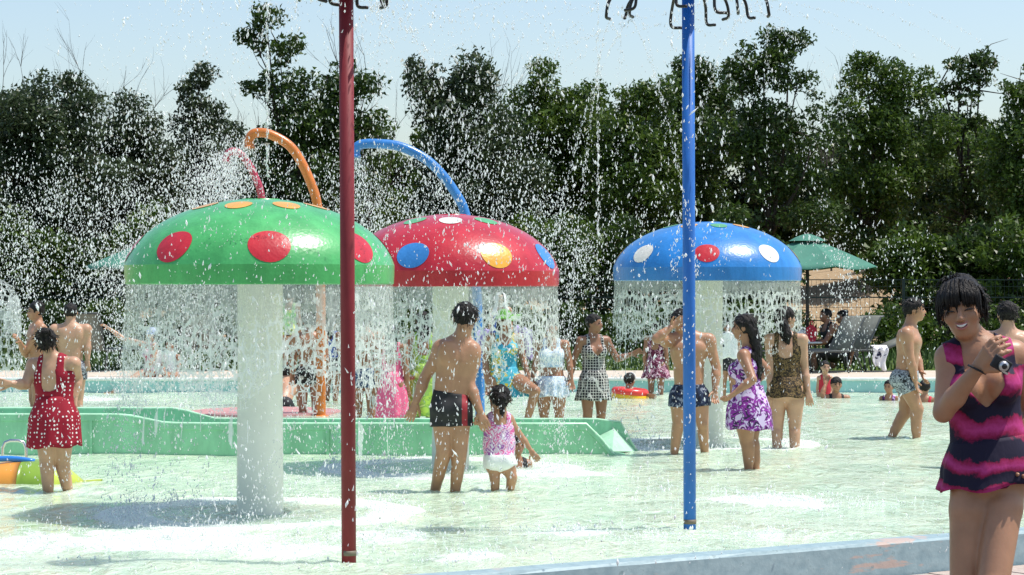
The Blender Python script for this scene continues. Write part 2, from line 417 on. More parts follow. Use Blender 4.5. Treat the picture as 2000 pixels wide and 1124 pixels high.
def water():
    gx = np.concatenate([np.linspace(-17, -5.05, 40), np.linspace(-5, 5.5, 300), np.linspace(5.6, 22, 40)]); t = np.linspace(0, 1, 240) ** 1.5
    X = np.repeat(gx[None, :], len(t), 0)
    yc = np.minimum(curb_y(gx) + .185 * math.sqrt(1 + CURB_SL ** 2), FAR_Y - 1)
    Y = yc[None, :] + (FAR_Y - .01 - yc[None, :]) * t[:, None]
    Z = np.zeros_like(X)
    r2 = np.random.default_rng(3)
    for i in range(34):
        lam = r2.uniform(.28, 1.6); a = r2.uniform(0, 6.28); k = 6.283 / lam
        Z += .0016 * lam ** .8 * np.sin(k * (X * math.cos(a) + Y * math.sin(a)) + r2.uniform(0, 6.28))
    foam = np.zeros_like(X)
    for px, py in [(95, 958), (138, 958), (850, 955), (887, 960), (968, 956), (992, 956), (1470, 915), (1525, 872), (1552, 872), (1315, 885), (1378, 885), (1736, 857), (1788, 857), (508, 1002), (880, 914), (1381, 867), (682, 1096), (1347, 1033), (1008, 893)]:
        s = scale_at(py); d = np.sqrt((X - (px - 1000) / s) ** 2 + (Y - FPX / s) ** 2); Z += .011 * np.exp(-d / .38) * np.sin(d * 38 + px); foam = np.maximum(foam, .42 * np.exp(-(d / .12) ** 2))
    for cx, cy, R, w_, st in SPLASH:
        d = np.sqrt((X - cx) ** 2 + (Y - cy) ** 2)
        g = st * np.exp(-((d - R) / w_) ** 2); foam = np.maximum(foam, g)
        if R: Z += .012 * st * np.exp(-((d - R) / .3) ** 2) * np.sin(26 * d)
    Z = Z * np.clip((t[:, None] * (FAR_Y - yc[None, :])) / .4, 0, 1)
    n, mx_ = X.shape
    idx = np.arange(n * mx_).reshape(n, mx_)
    F = np.stack([idx[:-1, :-1], idx[:-1, 1:], idx[1:, 1:], idx[1:, :-1]], -1).reshape(-1, 4)
    me = mesh_np('water', np.stack([X, Y, Z], -1).reshape(-1, 3), F)
    at = me.attributes.new('foam', 'FLOAT', 'POINT'); at.data.foreach_set('value', foam.astype(np.float32).ravel())
    tag(obj('water', me, mat_water()), kind='structure')
water()

# ------------------------------------------------------------------ wire fence behind the far deck
M['fence'] = mat_simple('dark_green_fence_paint', (.012, .03, .022), .5, .2)
FY = 43.6
fr = empty('wire_fence', (0, FY, .2))
tag(fr, 'dark green wire mesh fence running along behind the sunshades', 'fence')
FT = 1.42
for i in range(-6, 7):
    MB().box(i * 2.5 - .03, i * 2.5 + .03, -.03, .03, -.2, FT + .04).build('post', M['fence'], fr, smooth=False)
for i in range(-6, 6):
    mb = MB(); x0 = i * 2.5 + .035; x1 = x0 + 2.43
    for z in np.arange(.1, FT, .2):
        mb.box(x0, x1, -.006, .006, z - .004, z + .004)
    for z in (.12, .62, 1.06, FT - .02):
        mb.box(x0, x1, -.014, .014, z + .02, z + .038)
    for x in np.arange(x0 + .03, x1, .085):
        mb.box(x - .003, x + .003, .0065, .012, .06, FT)
    mb.build('wire_panel', M['fence'], fr, smooth=False)

# ------------------------------------------------------------------ trees
def mat_leaf(name, c1, c2, tr=.35):
    m, nt, N, L, b = mat_new(name); b.inputs['Roughness'].default_value = .42; setp(b, spec=.45)
    g = N.new('ShaderNodeNewGeometry'); r = ramp(N, [(0, c1), (.6, c2), (1, tuple(min(1, x * 1.35) for x in c2))]); L.new(g.outputs['Random Per Island'], r.inputs[0])
    v = coords(N, L); n = noise(N, L, v, .9, 3)
    mx = N.new('ShaderNodeMixRGB'); mx.blend_type = 'MULTIPLY'; mx.inputs[0].default_value = .8
    r2_ = ramp(N, [(.3, (.6, .7, .55)), (.7, (1.15, 1.1, 1.0))]); L.new(n.outputs['Fac'], r2_.inputs[0])
    L.new(r.outputs[0], mx.inputs[1]); L.new(r2_.outputs[0], mx.inputs[2])
    L.new(mx.outputs[0], b.inputs['Base Color'])
    t = N.new('ShaderNodeBsdfTranslucent'); L.new(mx.outputs[0], t.inputs['Color'])
    ms = N.new('ShaderNodeMixShader'); ms.inputs[0].default_value = tr
    L.new(b.outputs[0], ms.inputs[1]); L.new(t.outputs[0], ms.inputs[2]); L.new(ms.outputs[0], N['Material Output'].inputs['Surface'])
    return m
LEAF = [mat_leaf('leaf_dark', (.020, .044, .010), (.062, .108, .022)), mat_leaf('leaf_mid', (.028, .062, .009), (.095, .155, .024)), mat_leaf('leaf_grey', (.026, .046, .020), (.07, .10, .048))]
M['bark'] = mat_concrete('bark', (.03, .023, .016), (.075, .058, .042), 14)
M['twig'] = mat_concrete('dry_twig', (.05, .04, .036), (.10, .083, .072), 10)

def leaves_for(lobes, s, base, dens=1.0, leaf=.085, slim=False):
    """lobes in photograph pixels -> leaf quads in metres around the tree's base"""
    Vs = []; lobes = list(lobes)
    if len(lobes) > 3 and not slim:
        for a, b2 in zip(lobes[:-1], lobes[1:]): lobes.append(tuple(.5 * (p + q) * (1 if i < 2 else .85) for i, (p, q) in enumerate(zip(a, b2))))
    for (cx, cy, rx, ry) in lobes:
        c = PT(cx, cy, s) - base; R = np.array([rx / s, .5 * (rx + ry) / s * .9, ry / s])
        nc = max(6, int(15 * (R[0] * R[2]) / .9))
        d = rng.normal(size=(nc, 3)); d /= np.linalg.norm(d, axis=1)[:, None]
        cc = c + d * R * (rng.uniform(.15, 1, (nc, 1)) ** .45) * .92
        rad = rng.uniform(.2, .46, nc) * min(1, R.min() / .8 + .25)
        for q, r in zip(cc, rad):
            n = int(250 * (r / .35) ** 2 * dens * (.085 / leaf) ** 1.6)
            e = rng.normal(size=(n, 3)); e /= np.linalg.norm(e, axis=1)[:, None]
            p = q + e * (r * rng.uniform(.35, 1.08, (n, 1))) * [1.15, 1.1, .8]
            Vs.append(p)
    P = np.concatenate(Vs); n = len(P)
    a = rng.normal(size=(n, 3)); a[:, 2] -= .5; a /= np.linalg.norm(a, axis=1)[:, None]
    b_ = np.cross(a, rng.normal(size=(n, 3))); b_ /= np.linalg.norm(b_, axis=1)[:, None]
    L_ = leaf * rng.uniform(.6, 1.35, (n, 1)); L_ *= 1.2; W = L_ * rng.uniform(.30, .44, (n, 1))
    V = np.stack([P - a * L_ * .45 - b_ * W * .7, P + b_ * W, P + a * L_ * .55], 1).reshape(-1, 3)
    return V, np.arange(3 * n).reshape(-1, 3)

def limbs(mb, base_pt, lobes_m, r0):
    top = np.mean(lobes_m, 0); fork = base_pt + (top - base_pt) * .38
    mb.tube(catmull([base_pt - [0, 0, .2], base_pt + (fork - base_pt) * .5 + rng.normal(0, .06, 3) * [1, 1, 0], fork], 5), list(np.linspace(r0, r0 * .72, 11)), 8)
    for c in lobes_m:
        mid = fork + (c - fork) * .5 + rng.normal(0, .18, 3)
        P = catmull([fork, mid, c + [0, 0, .1]], 5); mb.tube(P, list(np.linspace(r0 * .45, r0 * .08, len(P))), 6)
        for k in range(5):
            q = P[rng.integers(3, len(P))]; e = q + rng.normal(0, .36, 3) * [1, 1, .6] + [0, 0, .2]
            mb.tube([q, (q + e) / 2 + rng.normal(0, .06, 3), e], [r0 * .16, r0 * .09, r0 * .03], 4)

def tree(name, label, lobes, Y, trunk_px, mat, dens=1.0, leaf=.085, r0=.11, group='trees behind the fence', cat='tree'):
    s = FPX / Y; bx_ = (trunk_px - 1000) / s
    base = np.array([bx_, Y, ground_z(Y, bx_)])
    t = empty(name, base); tag(t, label, cat, group)
    mb = MB(); lm = [PT(cx, cy, s) - base for cx, cy, rx, ry in lobes]
    limbs(mb, np.zeros(3), lm, r0); mb.build('trunk', M['bark'], t)
    V, F = leaves_for(lobes, s, base, dens, leaf, name == 'poplar_tree')
    obj('crown', mesh_np('crown', V, F, False), mat, t)
    return t

tree('broadleaf_tree', 'broad dark tree at the far left edge, crown cut by the frame', [(-170, 260, 160, 130), (-150, 400, 180, 160)], 49, -160, LEAF[0])
tree('broadleaf_tree', 'wide tree left of the leaning bare twigs, filling the left edge', [(25, 240, 105, 90), (120, 205, 95, 75), (30, 350, 130, 130), (140, 330, 120, 110), (60, 470, 150, 110)], 47, 70, LEAF[2], 1.0)
tree('broadleaf_tree', 'rounded low tree behind the left sunshade', [(235, 250, 80, 70), (270, 310, 95, 75), (220, 400, 140, 100), (290, 480, 120, 90)], 50, 240, LEAF[2])
tree('broadleaf_tree', 'small loose tree with a thin pointed top, left of the tallest tree', [(388, 150, 26, 30), (385, 205, 48, 45), (400, 290, 100, 65), (385, 400, 130, 110)], 52, 390, LEAF[2], .9)
tree('poplar_tree', 'tallest tree with an open leaning top, left of the red post', [(520, 50, 34, 42), (492, 80, 28, 20), (545, 100, 45, 40), (520, 160, 45, 32), (640, 155, 95, 60), (590, 225, 95, 75), (700, 200, 62, 62), (650, 250, 90, 70), (600, 350, 140, 140), (560, 470, 130, 100)], 48, 590, LEAF[0], 1.0, .10)
tree('broadleaf_tree', 'low green tree in the dip right of the red post', [(735, 300, 70, 65), (760, 400, 110, 110), (720, 500, 110, 80)], 52, 745, LEAF[1])
tree('broadleaf_tree', 'spreading tree with long side branches above the red mushroom', [(820, 130, 38, 16), (840, 190, 70, 48), (950, 150, 85, 50), (900, 240, 130, 75), (930, 360, 160, 130), (880, 480, 120, 90)], 47, 910, LEAF[2], 1.0)
tree('broadleaf_tree', 'full rounded tree between the red and blue mushrooms', [(1090, 165, 85, 45), (1060, 250, 110, 75), (1150, 250, 85, 85), (1100, 390, 150, 130), (1060, 500, 120, 80)], 50, 1085, LEAF[1], 1.1)
tree('broadleaf_tree', 'bright green tree just left of the blue post', [(1215, 190, 60, 42), (1275, 180, 50, 55), (1250, 290, 105, 90), (1230, 430, 130, 120)], 48, 1240, LEAF[1], 1.1)
tree('broadleaf_tree', 'dark tree directly behind the blue post', [(1330, 160, 55, 50), (1390, 165, 60, 60), (1350, 290, 100, 100), (1340, 440, 130, 120)], 51, 1350, LEAF[0], 1.1)
tree('acacia_tree', 'tall tree with a leaning trunk right of the blue post, pale feathery top', [(1540, 85, 48, 30), (1490, 115, 55, 45), (1440, 150, 38, 42), (1560, 160, 60, 40), (1440, 270, 65, 60), (1590, 260, 85, 50), (1540, 400, 130, 80)], 47, 1500, LEAF[0], .95)
tree('broadleaf_tree', 'rounded tree above the right sunshade', [(1690, 145, 55, 36), (1770, 165, 62, 48), (1680, 230, 90, 60), (1760, 290, 110, 90), (1680, 420, 130, 110)], 49, 1700, LEAF[1], 1.1)
tree('poplar_tree', 'slim open tree top with clustered leaves near the right edge', [(1880, 125, 26, 22), (1915, 115, 22, 24), (1900, 165, 45, 30), (1890, 225, 60, 42), (1840, 165, 35, 22), (1880, 330, 110, 85), (1870, 450, 120, 100)], 51, 1890, LEAF[0], .95, .10)
tree('broadleaf_tree', 'tree cut by the right edge of the frame', [(1990, 190, 50, 40), (2040, 180, 60, 60), (1990, 300, 90, 90), (2040, 420, 150, 140)], 47, 2020, LEAF[1], 1.05)
tree('broadleaf_tree', 'broad tree beyond the right edge of the frame', [(2200, 250, 130, 120), (2200, 420, 160, 150)], 49, 2200, LEAF[0])
# lower bushes fill the shade under the crowns
bl = [(-90, 'at the far left edge behind the bare backed man'), (40, 'behind the left water bell'), (170, 'behind the left sunshade edge'), (300, 'behind the pointing seated woman'), (430, 'behind the green mushroom stalk'), (560, 'behind the green mushroom, right of its stalk'),
      (690, 'behind the red post'), (820, 'behind the left half of the red mushroom'), (950, 'behind the stalk of the red mushroom'), (1080, 'behind the woman in the pale blue bikini'), (1205, 'in the gap between the red and blue mushrooms'),
      (1330, 'behind the blue post'), (1450, 'behind the right half of the blue mushroom'), (1755, 'right of the two loungers'), (1870, 'behind the smiling woman'), (1985, 'at the far right edge'), (2110, 'beyond the right edge')]
for i, (px, where) in enumerate(bl):
    Y = 45.2 + (i % 3) * .5
    tree('shrub', 'dark leafy shrub ' + where, [(px - 30, 560 - 25 * (i % 2), 75, 55), (px + 40, 530, 70, 75), (px, 470 + 15 * (i % 3), 85, 60), (px + 10, 615, 95, 45), (px - 25, 655, 80, 30), (px + 45, 650, 70, 34)], Y, px, LEAF[i % 2], 1.0, .10, .05, 'shrubs along the fence', 'shrub')

# low bushes this side of the fence keep the verge dark
for i, px in enumerate([-40, 95, 215, 345, 470, 600, 735, 860, 1000, 1120, 1215, 1310, 1420, 1510, 1745, 1850, 1960, 2070]):
    wh = ['left of the frame', 'by the bare backed man', 'behind the lounger at left', 'behind the seated child', 'left of the green mushroom stalk', 'behind the orange pipe', 'right of the red post', 'left of the red mushroom stalk', 'behind the woman in the green hat', 'behind the bikini woman', 'left of the blue mushroom', 'left of the blue post', 'behind the blue mushroom stalk', 'behind the leopard print woman', 'left of the walking man', 'right of the walking man', 'behind the man at the right edge', 'right of the frame'][i]
    tree('low_bush', 'low dark bush on the grass verge ' + wh, [(px - 30, 655, 62, 34), (px + 35, 648, 60, 40), (px + 5, 622, 58, 30)], 42.6 + (i % 2) * .4, px, LEAF[(i + 1) % 2], 1.3, .075, .03, 'low bushes before the fence', 'bush')
# a second row fills the tree line
for i, (a, top) in enumerate([(-60, 210), (60, 215), (165, 225), (290, 265), (430, 275), (545, 240), (660, 235), (770, 275), (880, 215), (1000, 205), (1115, 200), (1230, 195), (1340, 180), (1450, 205), (1565, 255), (1680, 215), (1795, 215), (1910, 235), (2030, 225)]):
    wh = ['beyond the left frame edge', 'at the left edge', 'behind the tallest bare tree', 'left of the small pointed tree', 'below the sky gap left of the tallest tree', 'behind the tallest tree', 'behind the red post', 'in the dip right of the red post', 'behind the blue hooked pipe', 'above the red mushroom', 'between the red mushroom and the blue post', 'left of the blue post', 'behind the blue post', 'right of the blue post', 'behind the leaning acacia', 'above the right sunshade', 'right of the right sunshade', 'above the walking man', 'at the right edge'][i]
    tree('hedgerow_tree', 'back row tree ' + wh, [(a - 35, top + 60, 62, 50), (a + 35, top + 50, 60, 45), (a, top + 140, 90, 80), (a + 10, top + 270, 100, 90)], 54.5 + (i % 2), a, LEAF[(i + (i // 3)) % 3 if a > 600 else 2 - (i % 2) * 2], 1.15, .125, .08, 'second row of trees behind the fence')

def bare_tree(label, px, ytop, Y, hw, seed):
    r3 = np.random.default_rng(seed); s = FPX / Y; bx_ = (px - 1000) / s; base = np.array([bx_, Y, ground_z(Y, bx_)])
    H = EYE + (562 - ytop) / s - base[2]; mb = MB()
    def br(p, d, L_, r, lev):
        pts = [p]; q = p.copy(); dd = d.copy()
        for k in range(5):
            dd = dd + r3.normal(0, .09, 3) + np.array([0, 0, .05]); dd /= np.linalg.norm(dd); q = q + dd * L_ / 5; pts.append(q)
        mb.tube(pts, list(np.linspace(r, r * .35, 6)), 5 if lev else 6, False)
        if lev < 3:
            for k in range([8, 5, 3][lev]):
                j = r3.integers(1, 6) if lev else r3.integers(2, 6); a = r3.normal(0, .5, 3); a[2] = abs(a[2]) * .3
                e = dd * .9 + a * (hw if lev == 0 else .8); e /= np.linalg.norm(e); br(pts[j], e, L_ * r3.uniform(.38, .6), r * .45, lev + 1)
    br(np.array([0, 0, -.2]), np.array([0, 0, 1.]), H * .72, .034, 0)
    zmax = max(v[2] for v in mb.V); k = H / zmax
    mb.V = [(v[0] * k, v[1] * k, v[2] * k) for v in mb.V]
    t = empty('bare_tree', base); tag(t, label, 'bare tree', 'leafless saplings above the tree line'); mb.build('branches', M['twig'], t)
bare_tree('leafless sapling cut by the left edge of the frame', 12, 35, 53, .8, 1)
bare_tree('leafless sapling with thin twigs, second from the left edge', 85, 50, 54, .7, 2)
bare_tree('tallest leafless tree with many upright twigs, near the left', 175, 18, 52, .9, 3)
bare_tree('short leafless sapling right of the tallest leafless tree', 250, 92, 54, .8, 4)
bare_tree('leafless sapling nearest the small pointed tree', 300, 90, 53, .7, 5)
bare_tree('leafless sapling just left of the tallest green tree', 440, 150, 54, .7, 6)
bare_tree('leafless sapling beside the red post', 725, 5, 50, .8, 7)
bare_tree('leafless twigs above the spreading tree over the red mushroom', 985, 60, 53, .7, 8)
bare_tree('lone dry twig between the two tall right-hand trees', 1625, 90, 52, .5, 9)

# ------------------------------------------------------------------ mushrooms
PAINT = {'green': mat_gloss('green_fibreglass', (.065, .39, .11)), 'red': mat_gloss('red_fibreglass', (.47, .010, .022)), 'blue': mat_gloss('blue_fibreglass', (.015, .20, .56)),
         'orange': mat_gloss('orange_paint', (.72, .25, .02)), 'yellow': mat_gloss('yellow_paint', (.75, .36, .02)), 'white': mat_gloss('white_paint', (.78, .76, .68)),
         'spot_red': mat_gloss('red_spot', (.52, .012, .022)), 'spot_blue': mat_gloss('blue_spot', (.03, .2, .52)), 'spot_green': mat_gloss('green_spot', (.09, .4, .12)),
         'pipe_orange': mat_gloss('orange_pipe_paint', (.60, .17, .02)), 'pipe_red': mat_gloss('red_pipe_paint', (.42, .03, .06)), 'pipe_blue': mat_gloss('blue_pipe_paint', (.03, .2, .55)),
         'post_red': mat_gloss('dark_red_post_paint', (.20, .003, .009), .6, 0), 'post_blue': mat_gloss('blue_post_paint', (.006, .135, .50), .5, 0)}
M['stalk'] = mat_simple('cream_stalk_paint', (.77, .78, .69), .4, .06, 3, .1, 30)
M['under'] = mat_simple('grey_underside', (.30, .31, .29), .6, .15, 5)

def cap_prof(R, h, u):
    """u 0..1 from the top of the band to the crown"""
    u2 = .16 + .84 * u; return R * math.sqrt(max(0, 1 - u2 * u2)) / .987, h * u
def mushroom(label, px, s, R, ztop, zrim, paint, lower, upper, ul=.26, uu=.86, rl=.125, ru=.085):
    X, Y = (px - 1000) / s, FPX / s; va = math.degrees(math.atan2(-X, Y))
    t = empty('mushroom_fountain', (X, Y, -.3)); tag(t, label, 'mushroom fountain', 'spotted mushroom fountains'); O = .3
    band = .125; h = ztop - zrim - band
    prof = [(R - .04, zrim + O + .006), (R - .012, zrim + O), (R - .004, zrim + O + .006), (R, zrim + O + band * .5), (R + .001, zrim + O + band)]
    N_ = 30
    for i in range(1, N_ + 1):
        u = math.sin(i / N_ * math.pi / 2) if i < N_ else 1.0
        r, z = cap_prof(R, h, min(u, 1)); prof.append((max(r, .004), zrim + O + band + z))
    capo = autosmooth(MB().lathe(prof, n=96).build('cap', PAINT[paint], t), 9)
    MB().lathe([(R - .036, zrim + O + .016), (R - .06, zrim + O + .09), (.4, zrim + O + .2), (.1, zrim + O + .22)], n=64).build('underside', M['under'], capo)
    MB().lathe([(.155, 0), (.152, .6), (.146, 1.4), (.15, zrim + O + .1), (.2, zrim + O + .2)], n=40).build('stalk', M['stalk'], t)
    # top plate
    MB().lathe([(.13, ztop + O - .022), (.13, ztop + O - .001), (.004, ztop + O + .003)], n=40).build('top_plate', PAINT[paint], capo)
    # painted spots follow the cap
    us = np.linspace(0, 1, 400); rr = R * np.sqrt(np.maximum(0, 1 - (.16 + .84 * us) ** 2)) / .987; zz = h * us
    arc = np.concatenate([[0], np.cumsum(np.hypot(np.diff(rr), np.diff(zz)))])
    def spot(az, u0, rad, m, rv=1.0):
        a0 = np.interp(u0, us, arc); V = []; K = 5; n = 28
        def pt(dx, dy):
            a = a0 + dy; u = np.interp(a, arc, us); r = float(np.interp(a, arc, rr)); z = float(np.interp(a, arc, zz))
            du = .01; r1 = float(np.interp(a + du, arc, rr)); z1 = float(np.interp(a + du, arc, zz))
            nr, nz = (z1 - z), -(r1 - r); q = math.hypot(nr, nz) + 1e-9; r += nr / q * .0035; z += nz / q * .0035
            th = az + dx / max(r, .12)
            return (r * math.sin(th), -r * math.cos(th), zrim + O + band + z)
        V.append(pt(0, 0))
        for k in range(1, K + 1):
            for j in range(n):
                t_ = 2 * math.pi * j / n; V.append(pt(rad * k / K * math.cos(t_), rv * rad * k / K * math.sin(t_)))
        F = [(0, 1 + j, 1 + (j + 1) % n) for j in range(n)]
        for k in range(K - 1):
            for j in range(n):
                F.append((1 + k * n + j, 1 + (k + 1) * n + j, 1 + (k + 1) * n + (j + 1) % n, 1 + k * n + (j + 1) % n))
        obj('spot', mesh_np('spot', np.array(V), F), PAINT[m], capo)
    for az, m in lower: spot(math.radians(az + va), ul, rl, m, .9)
    for az, m in upper: spot(math.radians(az + va), uu, ru, m)
    return t
g = MUSH['green']; sg = g[1]
mushroom('green mushroom fountain with red and yellow spots, nearest and largest', 508, sg, 262 / sg, EYE + (562 - 389) / sg, EYE + (562 - 556) / sg, 'green',
         [(-86, 'spot_red'), (-41, 'spot_red'), (4, 'spot_red'), (49, 'spot_red'), (94, 'spot_red'), (139, 'spot_red'), (184, 'spot_red'), (-131, 'spot_red')],
         [(-66, 'yellow'), (-21, 'yellow'), (26, 'yellow'), (71, 'yellow'), (116, 'yellow'), (161, 'yellow'), (-111, 'yellow'), (-156, 'yellow')], .27, .88, .135, .09)
sr = MUSH['red'][1]
mushroom('red mushroom fountain with blue, orange, green and white spots', 880, sr, 212 / sr, EYE + (562 - 419) / sr, EYE + (562 - 560) / sr, 'red',
         [(-69, 'yellow'), (-21, 'spot_blue'), (26, 'yellow'), (68, 'spot_blue'), (113, 'yellow'), (158, 'spot_blue'), (203, 'yellow'), (-114, 'spot_blue')],
         [(-45, 'spot_green'), (0, 'white'), (45, 'spot_green'), (90, 'white'), (135, 'spot_green'), (180, 'white'), (-135, 'spot_green'), (-90, 'white')], .27, .87, .135, .095)
sb = MUSH['blue'][1]
mushroom('blue mushroom fountain with white, red, green and orange spots', 1381, sb, 183.5 / sb, EYE + (562 - 434) / sb, EYE + (562 - 549) / sb, 'blue',
         [(-46, 'white'), (0, 'spot_red'), (44, 'white'), (90, 'yellow'), (135, 'white'), (180, 'spot_red'), (-135, 'white'), (-90, 'yellow')],
         [(-72, 'spot_green'), (-28, 'yellow'), (18, 'spot_green'), (62, 'yellow'), (107, 'spot_green'), (152, 'yellow'), (-117, 'yellow'), (-162, 'spot_green')], .30, .9, .115, .08)

# ------------------------------------------------------------------ hooked spray pipes
def hook_pipe(label, pts, base_px, yb, r, mat):
    s = scale_at(yb); base = PT(base_px, yb, s); 
    P = [PT(x, y, s, dy) - base for x, y, dy in pts]; P = [np.array([0, 0, -.3])] + P
    t = empty('spray_pipe', base); tag(t, label, 'spray pipe', 'hooked spray pipes')
    Q = catmull(P, 9); MB().tube(Q, r, 16).build('pipe', mat, t)
    MB().lathe([(r * 1.9, -.3), (r * 1.9, -.02), (r * 1.7, .0), (r, .01)], n=24).build('base_collar', mat, t)
    d = Q[-1] - Q[-2]; d /= np.linalg.norm(d)
    MB().tube([Q[-1] - d * .01, Q[-1] + d * .025], [r * 1.12, r * 1.12], 16).build('outlet_rim', mat, t)
    return s, base, Q[-1] + base
hp1 = hook_pipe('orange hooked spray pipe rising behind the green mushroom', [(627, 700, 0), (626, 560, 0), (622, 420, 0), (606, 355, 0), (572, 292, 0), (530, 264, 0), (500, 260, 0), (488, 270, 0), (487, 286, 0)], 627, 812, .055, PAINT['pipe_orange'])
hp2 = hook_pipe('dark red hooked spray pipe left of the orange one', [(514, 650, 0), (514, 500, 0), (511, 390, 0), (498, 345, 0), (476, 307, 0), (458, 296, 0), (446, 300, 0), (442, 313, 0)], 514, 792, .047, PAINT['pipe_red'])
hp3 = hook_pipe('blue hooked spray pipe rising behind the red mushroom', [(936, 700, 0), (930, 560, 0), (912, 430, 0), (886, 372, 0), (840, 318, 0), (785, 288, 0), (735, 281, 0), (705, 283, 0), (695, 292, 0), (694, 304, 0)], 938, 815, .055, PAINT['pipe_blue'])

# ------------------------------------------------------------------ red and blue posts with spray heads
M['nozzle'] = mat_simple('dark_nozzle_metal', (.035, .032, .03), .4, .2, metal=.6)
M['seal'] = mat_simple('grey_collar', (.16, .13, .09), .6, .2)
def post(name_label, px_b, px_t, yb, r, mat, top_z, arms, rad, drop):
    s = scale_at(yb); base = PT(px_b, yb, s); base[2] = -.3
    t = empty('spray_post', base); tag(t, name_label, 'spray post')
    tx = (px_t - px_b) / s * (top_z / (EYE + 562 / s)); top = np.array([tx, 0, top_z + .3])
    MB().tube([np.zeros(3), np.array([tx * .5, 0, (top_z + .3) / 2]), top], r, 24).build('pole', mat, t)
    MB().tube([np.array([0, 0, .33]), np.array([0, 0, .358])], r * 1.03, 24).build('collar', M['seal'], t)
    head = MB().lathe([(r, -.02), (.16, .0), (.16, .1), (.06, .16), (.004, .17)], c=top, n=24).build('spray_head', mat, t)
    tips = []
    for k in range(arms):
        a = 2 * math.pi * (k + .3) / arms + random.uniform(-.15, .15); ca, sa = math.cos(a), math.sin(a); R_ = rad * random.uniform(.8, 1.15); dz = drop * random.uniform(.75, 1.2)
        o = top + [ca * .14, sa * .14, .05]
        b2 = a + random.choice((-1, 1)) * random.uniform(1.2, 2.4)
        e = top + [ca * R_, sa * R_, -dz]; tip = e + np.array([math.cos(b2) * .07, math.sin(b2) * .07, -.015])
        P = catmull([o, top + [ca * R_ * .55, sa * R_ * .55, .06], top + [ca * R_ * .92, sa * R_ * .92, -dz * .4], e, tip], 6)
        MB().tube(P, .0098, 8).build('nozzle_arm', M['nozzle'], head); tips.append((tip + base, np.array([math.cos(b2), math.sin(b2), -.1])))
    return tips, top + base
tips_r, top_r = post('dark red spray post standing nearest in the pool', 682, 676, 1096, .0395, PAINT['post_red'], 3.16, 10, .22, .12)
tips_b, top_b = post('bright blue spray post in front of the blue mushroom', 1347.5, 1344, 1033, .0385, PAINT['post_blue'], 3.34, 12, .46, .19)

# ------------------------------------------------------------------ green water channel
M['chan'] = mat_gloss('green_channel', (.24, .56, .34), .3, 0); M['chan_rim_lit_floor'] = mat_gloss('pale_green_rim_and_lit_floor', (.45, .75, .52), .3, 0)
def channel():
    s = scale_at(888); Yn = FPX / s; Yb = FPX / scale_at(880); 
    t = empty('water_channel', (0, Yn, 0)); tag(t, 'long green fibreglass water channel lying across the pool', 'water channel')
    X = lambda px: (px - 1000) / s
    st = [(-700, .345, .372), (-250, .345, .372), (178, .345, .372), (228, .345, .372), (255, .335, .37), (318, .275, .372), (345, .268, .35), (405, .265, .275), (600, .264, .272), (700, .264, .272), (1000, .263, .272), (1145, .262, .272)]
    W = Yb - Yn + .06; V = []; k = 10
    def sec(x, zn, zb, fl=.06):
        return [(x, 0, -.1), (x, 0, zn - .05), (x, -.012, zn - .045), (x, -.012, zn), (x, .03, zn), (x, .06, fl), (x, W - .06, fl), (x, W - .03, zb), (x, W + .012, zb), (x, W + .012, -.1)]
    secs = [sec(X(p), a, b2) for p, a, b2 in st] + [sec(X(1172), .14, .27, .05), sec(X(1196), .012, .255, .02), sec(X(1216), -.03, .25, .0), sec(X(1240), -.05, .05, -.03), sec(X(1252), -.08, -.02, -.06)]
    for q in secs: V += q
    F = [(i * k + j, (i + 1) * k + j, (i + 1) * k + j + 1, i * k + j + 1) for i in range(len(secs) - 1) for j in range(k - 1)]
    tr = autosmooth(obj('trough', mesh_np('trough', np.array(V), F), M['chan'], t), 30)
    rim1 = [(X(p), .008, a + .006) for p, a, b2 in st] + [(X(1172), .008, .146), (X(1196), .008, .016), (X(1204), .008, -.04)]
    rim2 = [(X(p), W - .01, b2 + .006) for p, a, b2 in st] + [(X(1172), W - .01, .276), (X(1196), W - .01, .261), (X(1216), W - .01, .256), (X(1240), W - .01, .06), (X(1252), W - .01, -.02)]
    for r_ in (rim1, rim2): MB().tube(r_, .014, 8).build('rim', M['chan_rim_lit_floor'], tr)
    MB().add([(X(1150), .06, .085), (X(1196), .05, .022), (X(1248), W - .06, -.01), (X(1205), W - .045, .2), (X(1160), W - .06, .1)], [(0, 1, 2, 3, 4)]).build('lit_end_floor', M['chan_rim_lit_floor'], t, False)  # sloping end of the floor, its sunlit look painted in as paler green
    for p in (178, 640, 1000):
        MB().box(X(p) - .012, X(p) + .012, -.018, -.001, -.09, (.30 if p < 230 else .22)).build('joint_strip', M['chan'], t, False)
channel()

# pink painted pad just showing in the pool
M['pad'] = mat_simple('faded_red_pad', (.50, .26, .25), .5, .2, 4)
def pad():
    mb = MB(); s = scale_at(806); V = []; n = 40; X, Y = (520 - 1000) / s, FPX / s
    for k in range(n):
        a = 2 * math.pi * k / n; V.append((.88 * math.cos(a), .95 * math.sin(a), .012))
    V2 = [(x * 1.02, y * 1.02, -.1) for x, y, z in V]
    mb.add(V + V2, [tuple(range(n))] + [(k, n + k, n + (k + 1) % n, (k + 1) % n) for k in range(n)])
    tag(mb.build('pool_pad', M['pad'], smooth=False, loc=(X, Y, .008)), 'round faded red pad at the waterline around the pipes', 'pool pad')
pad()

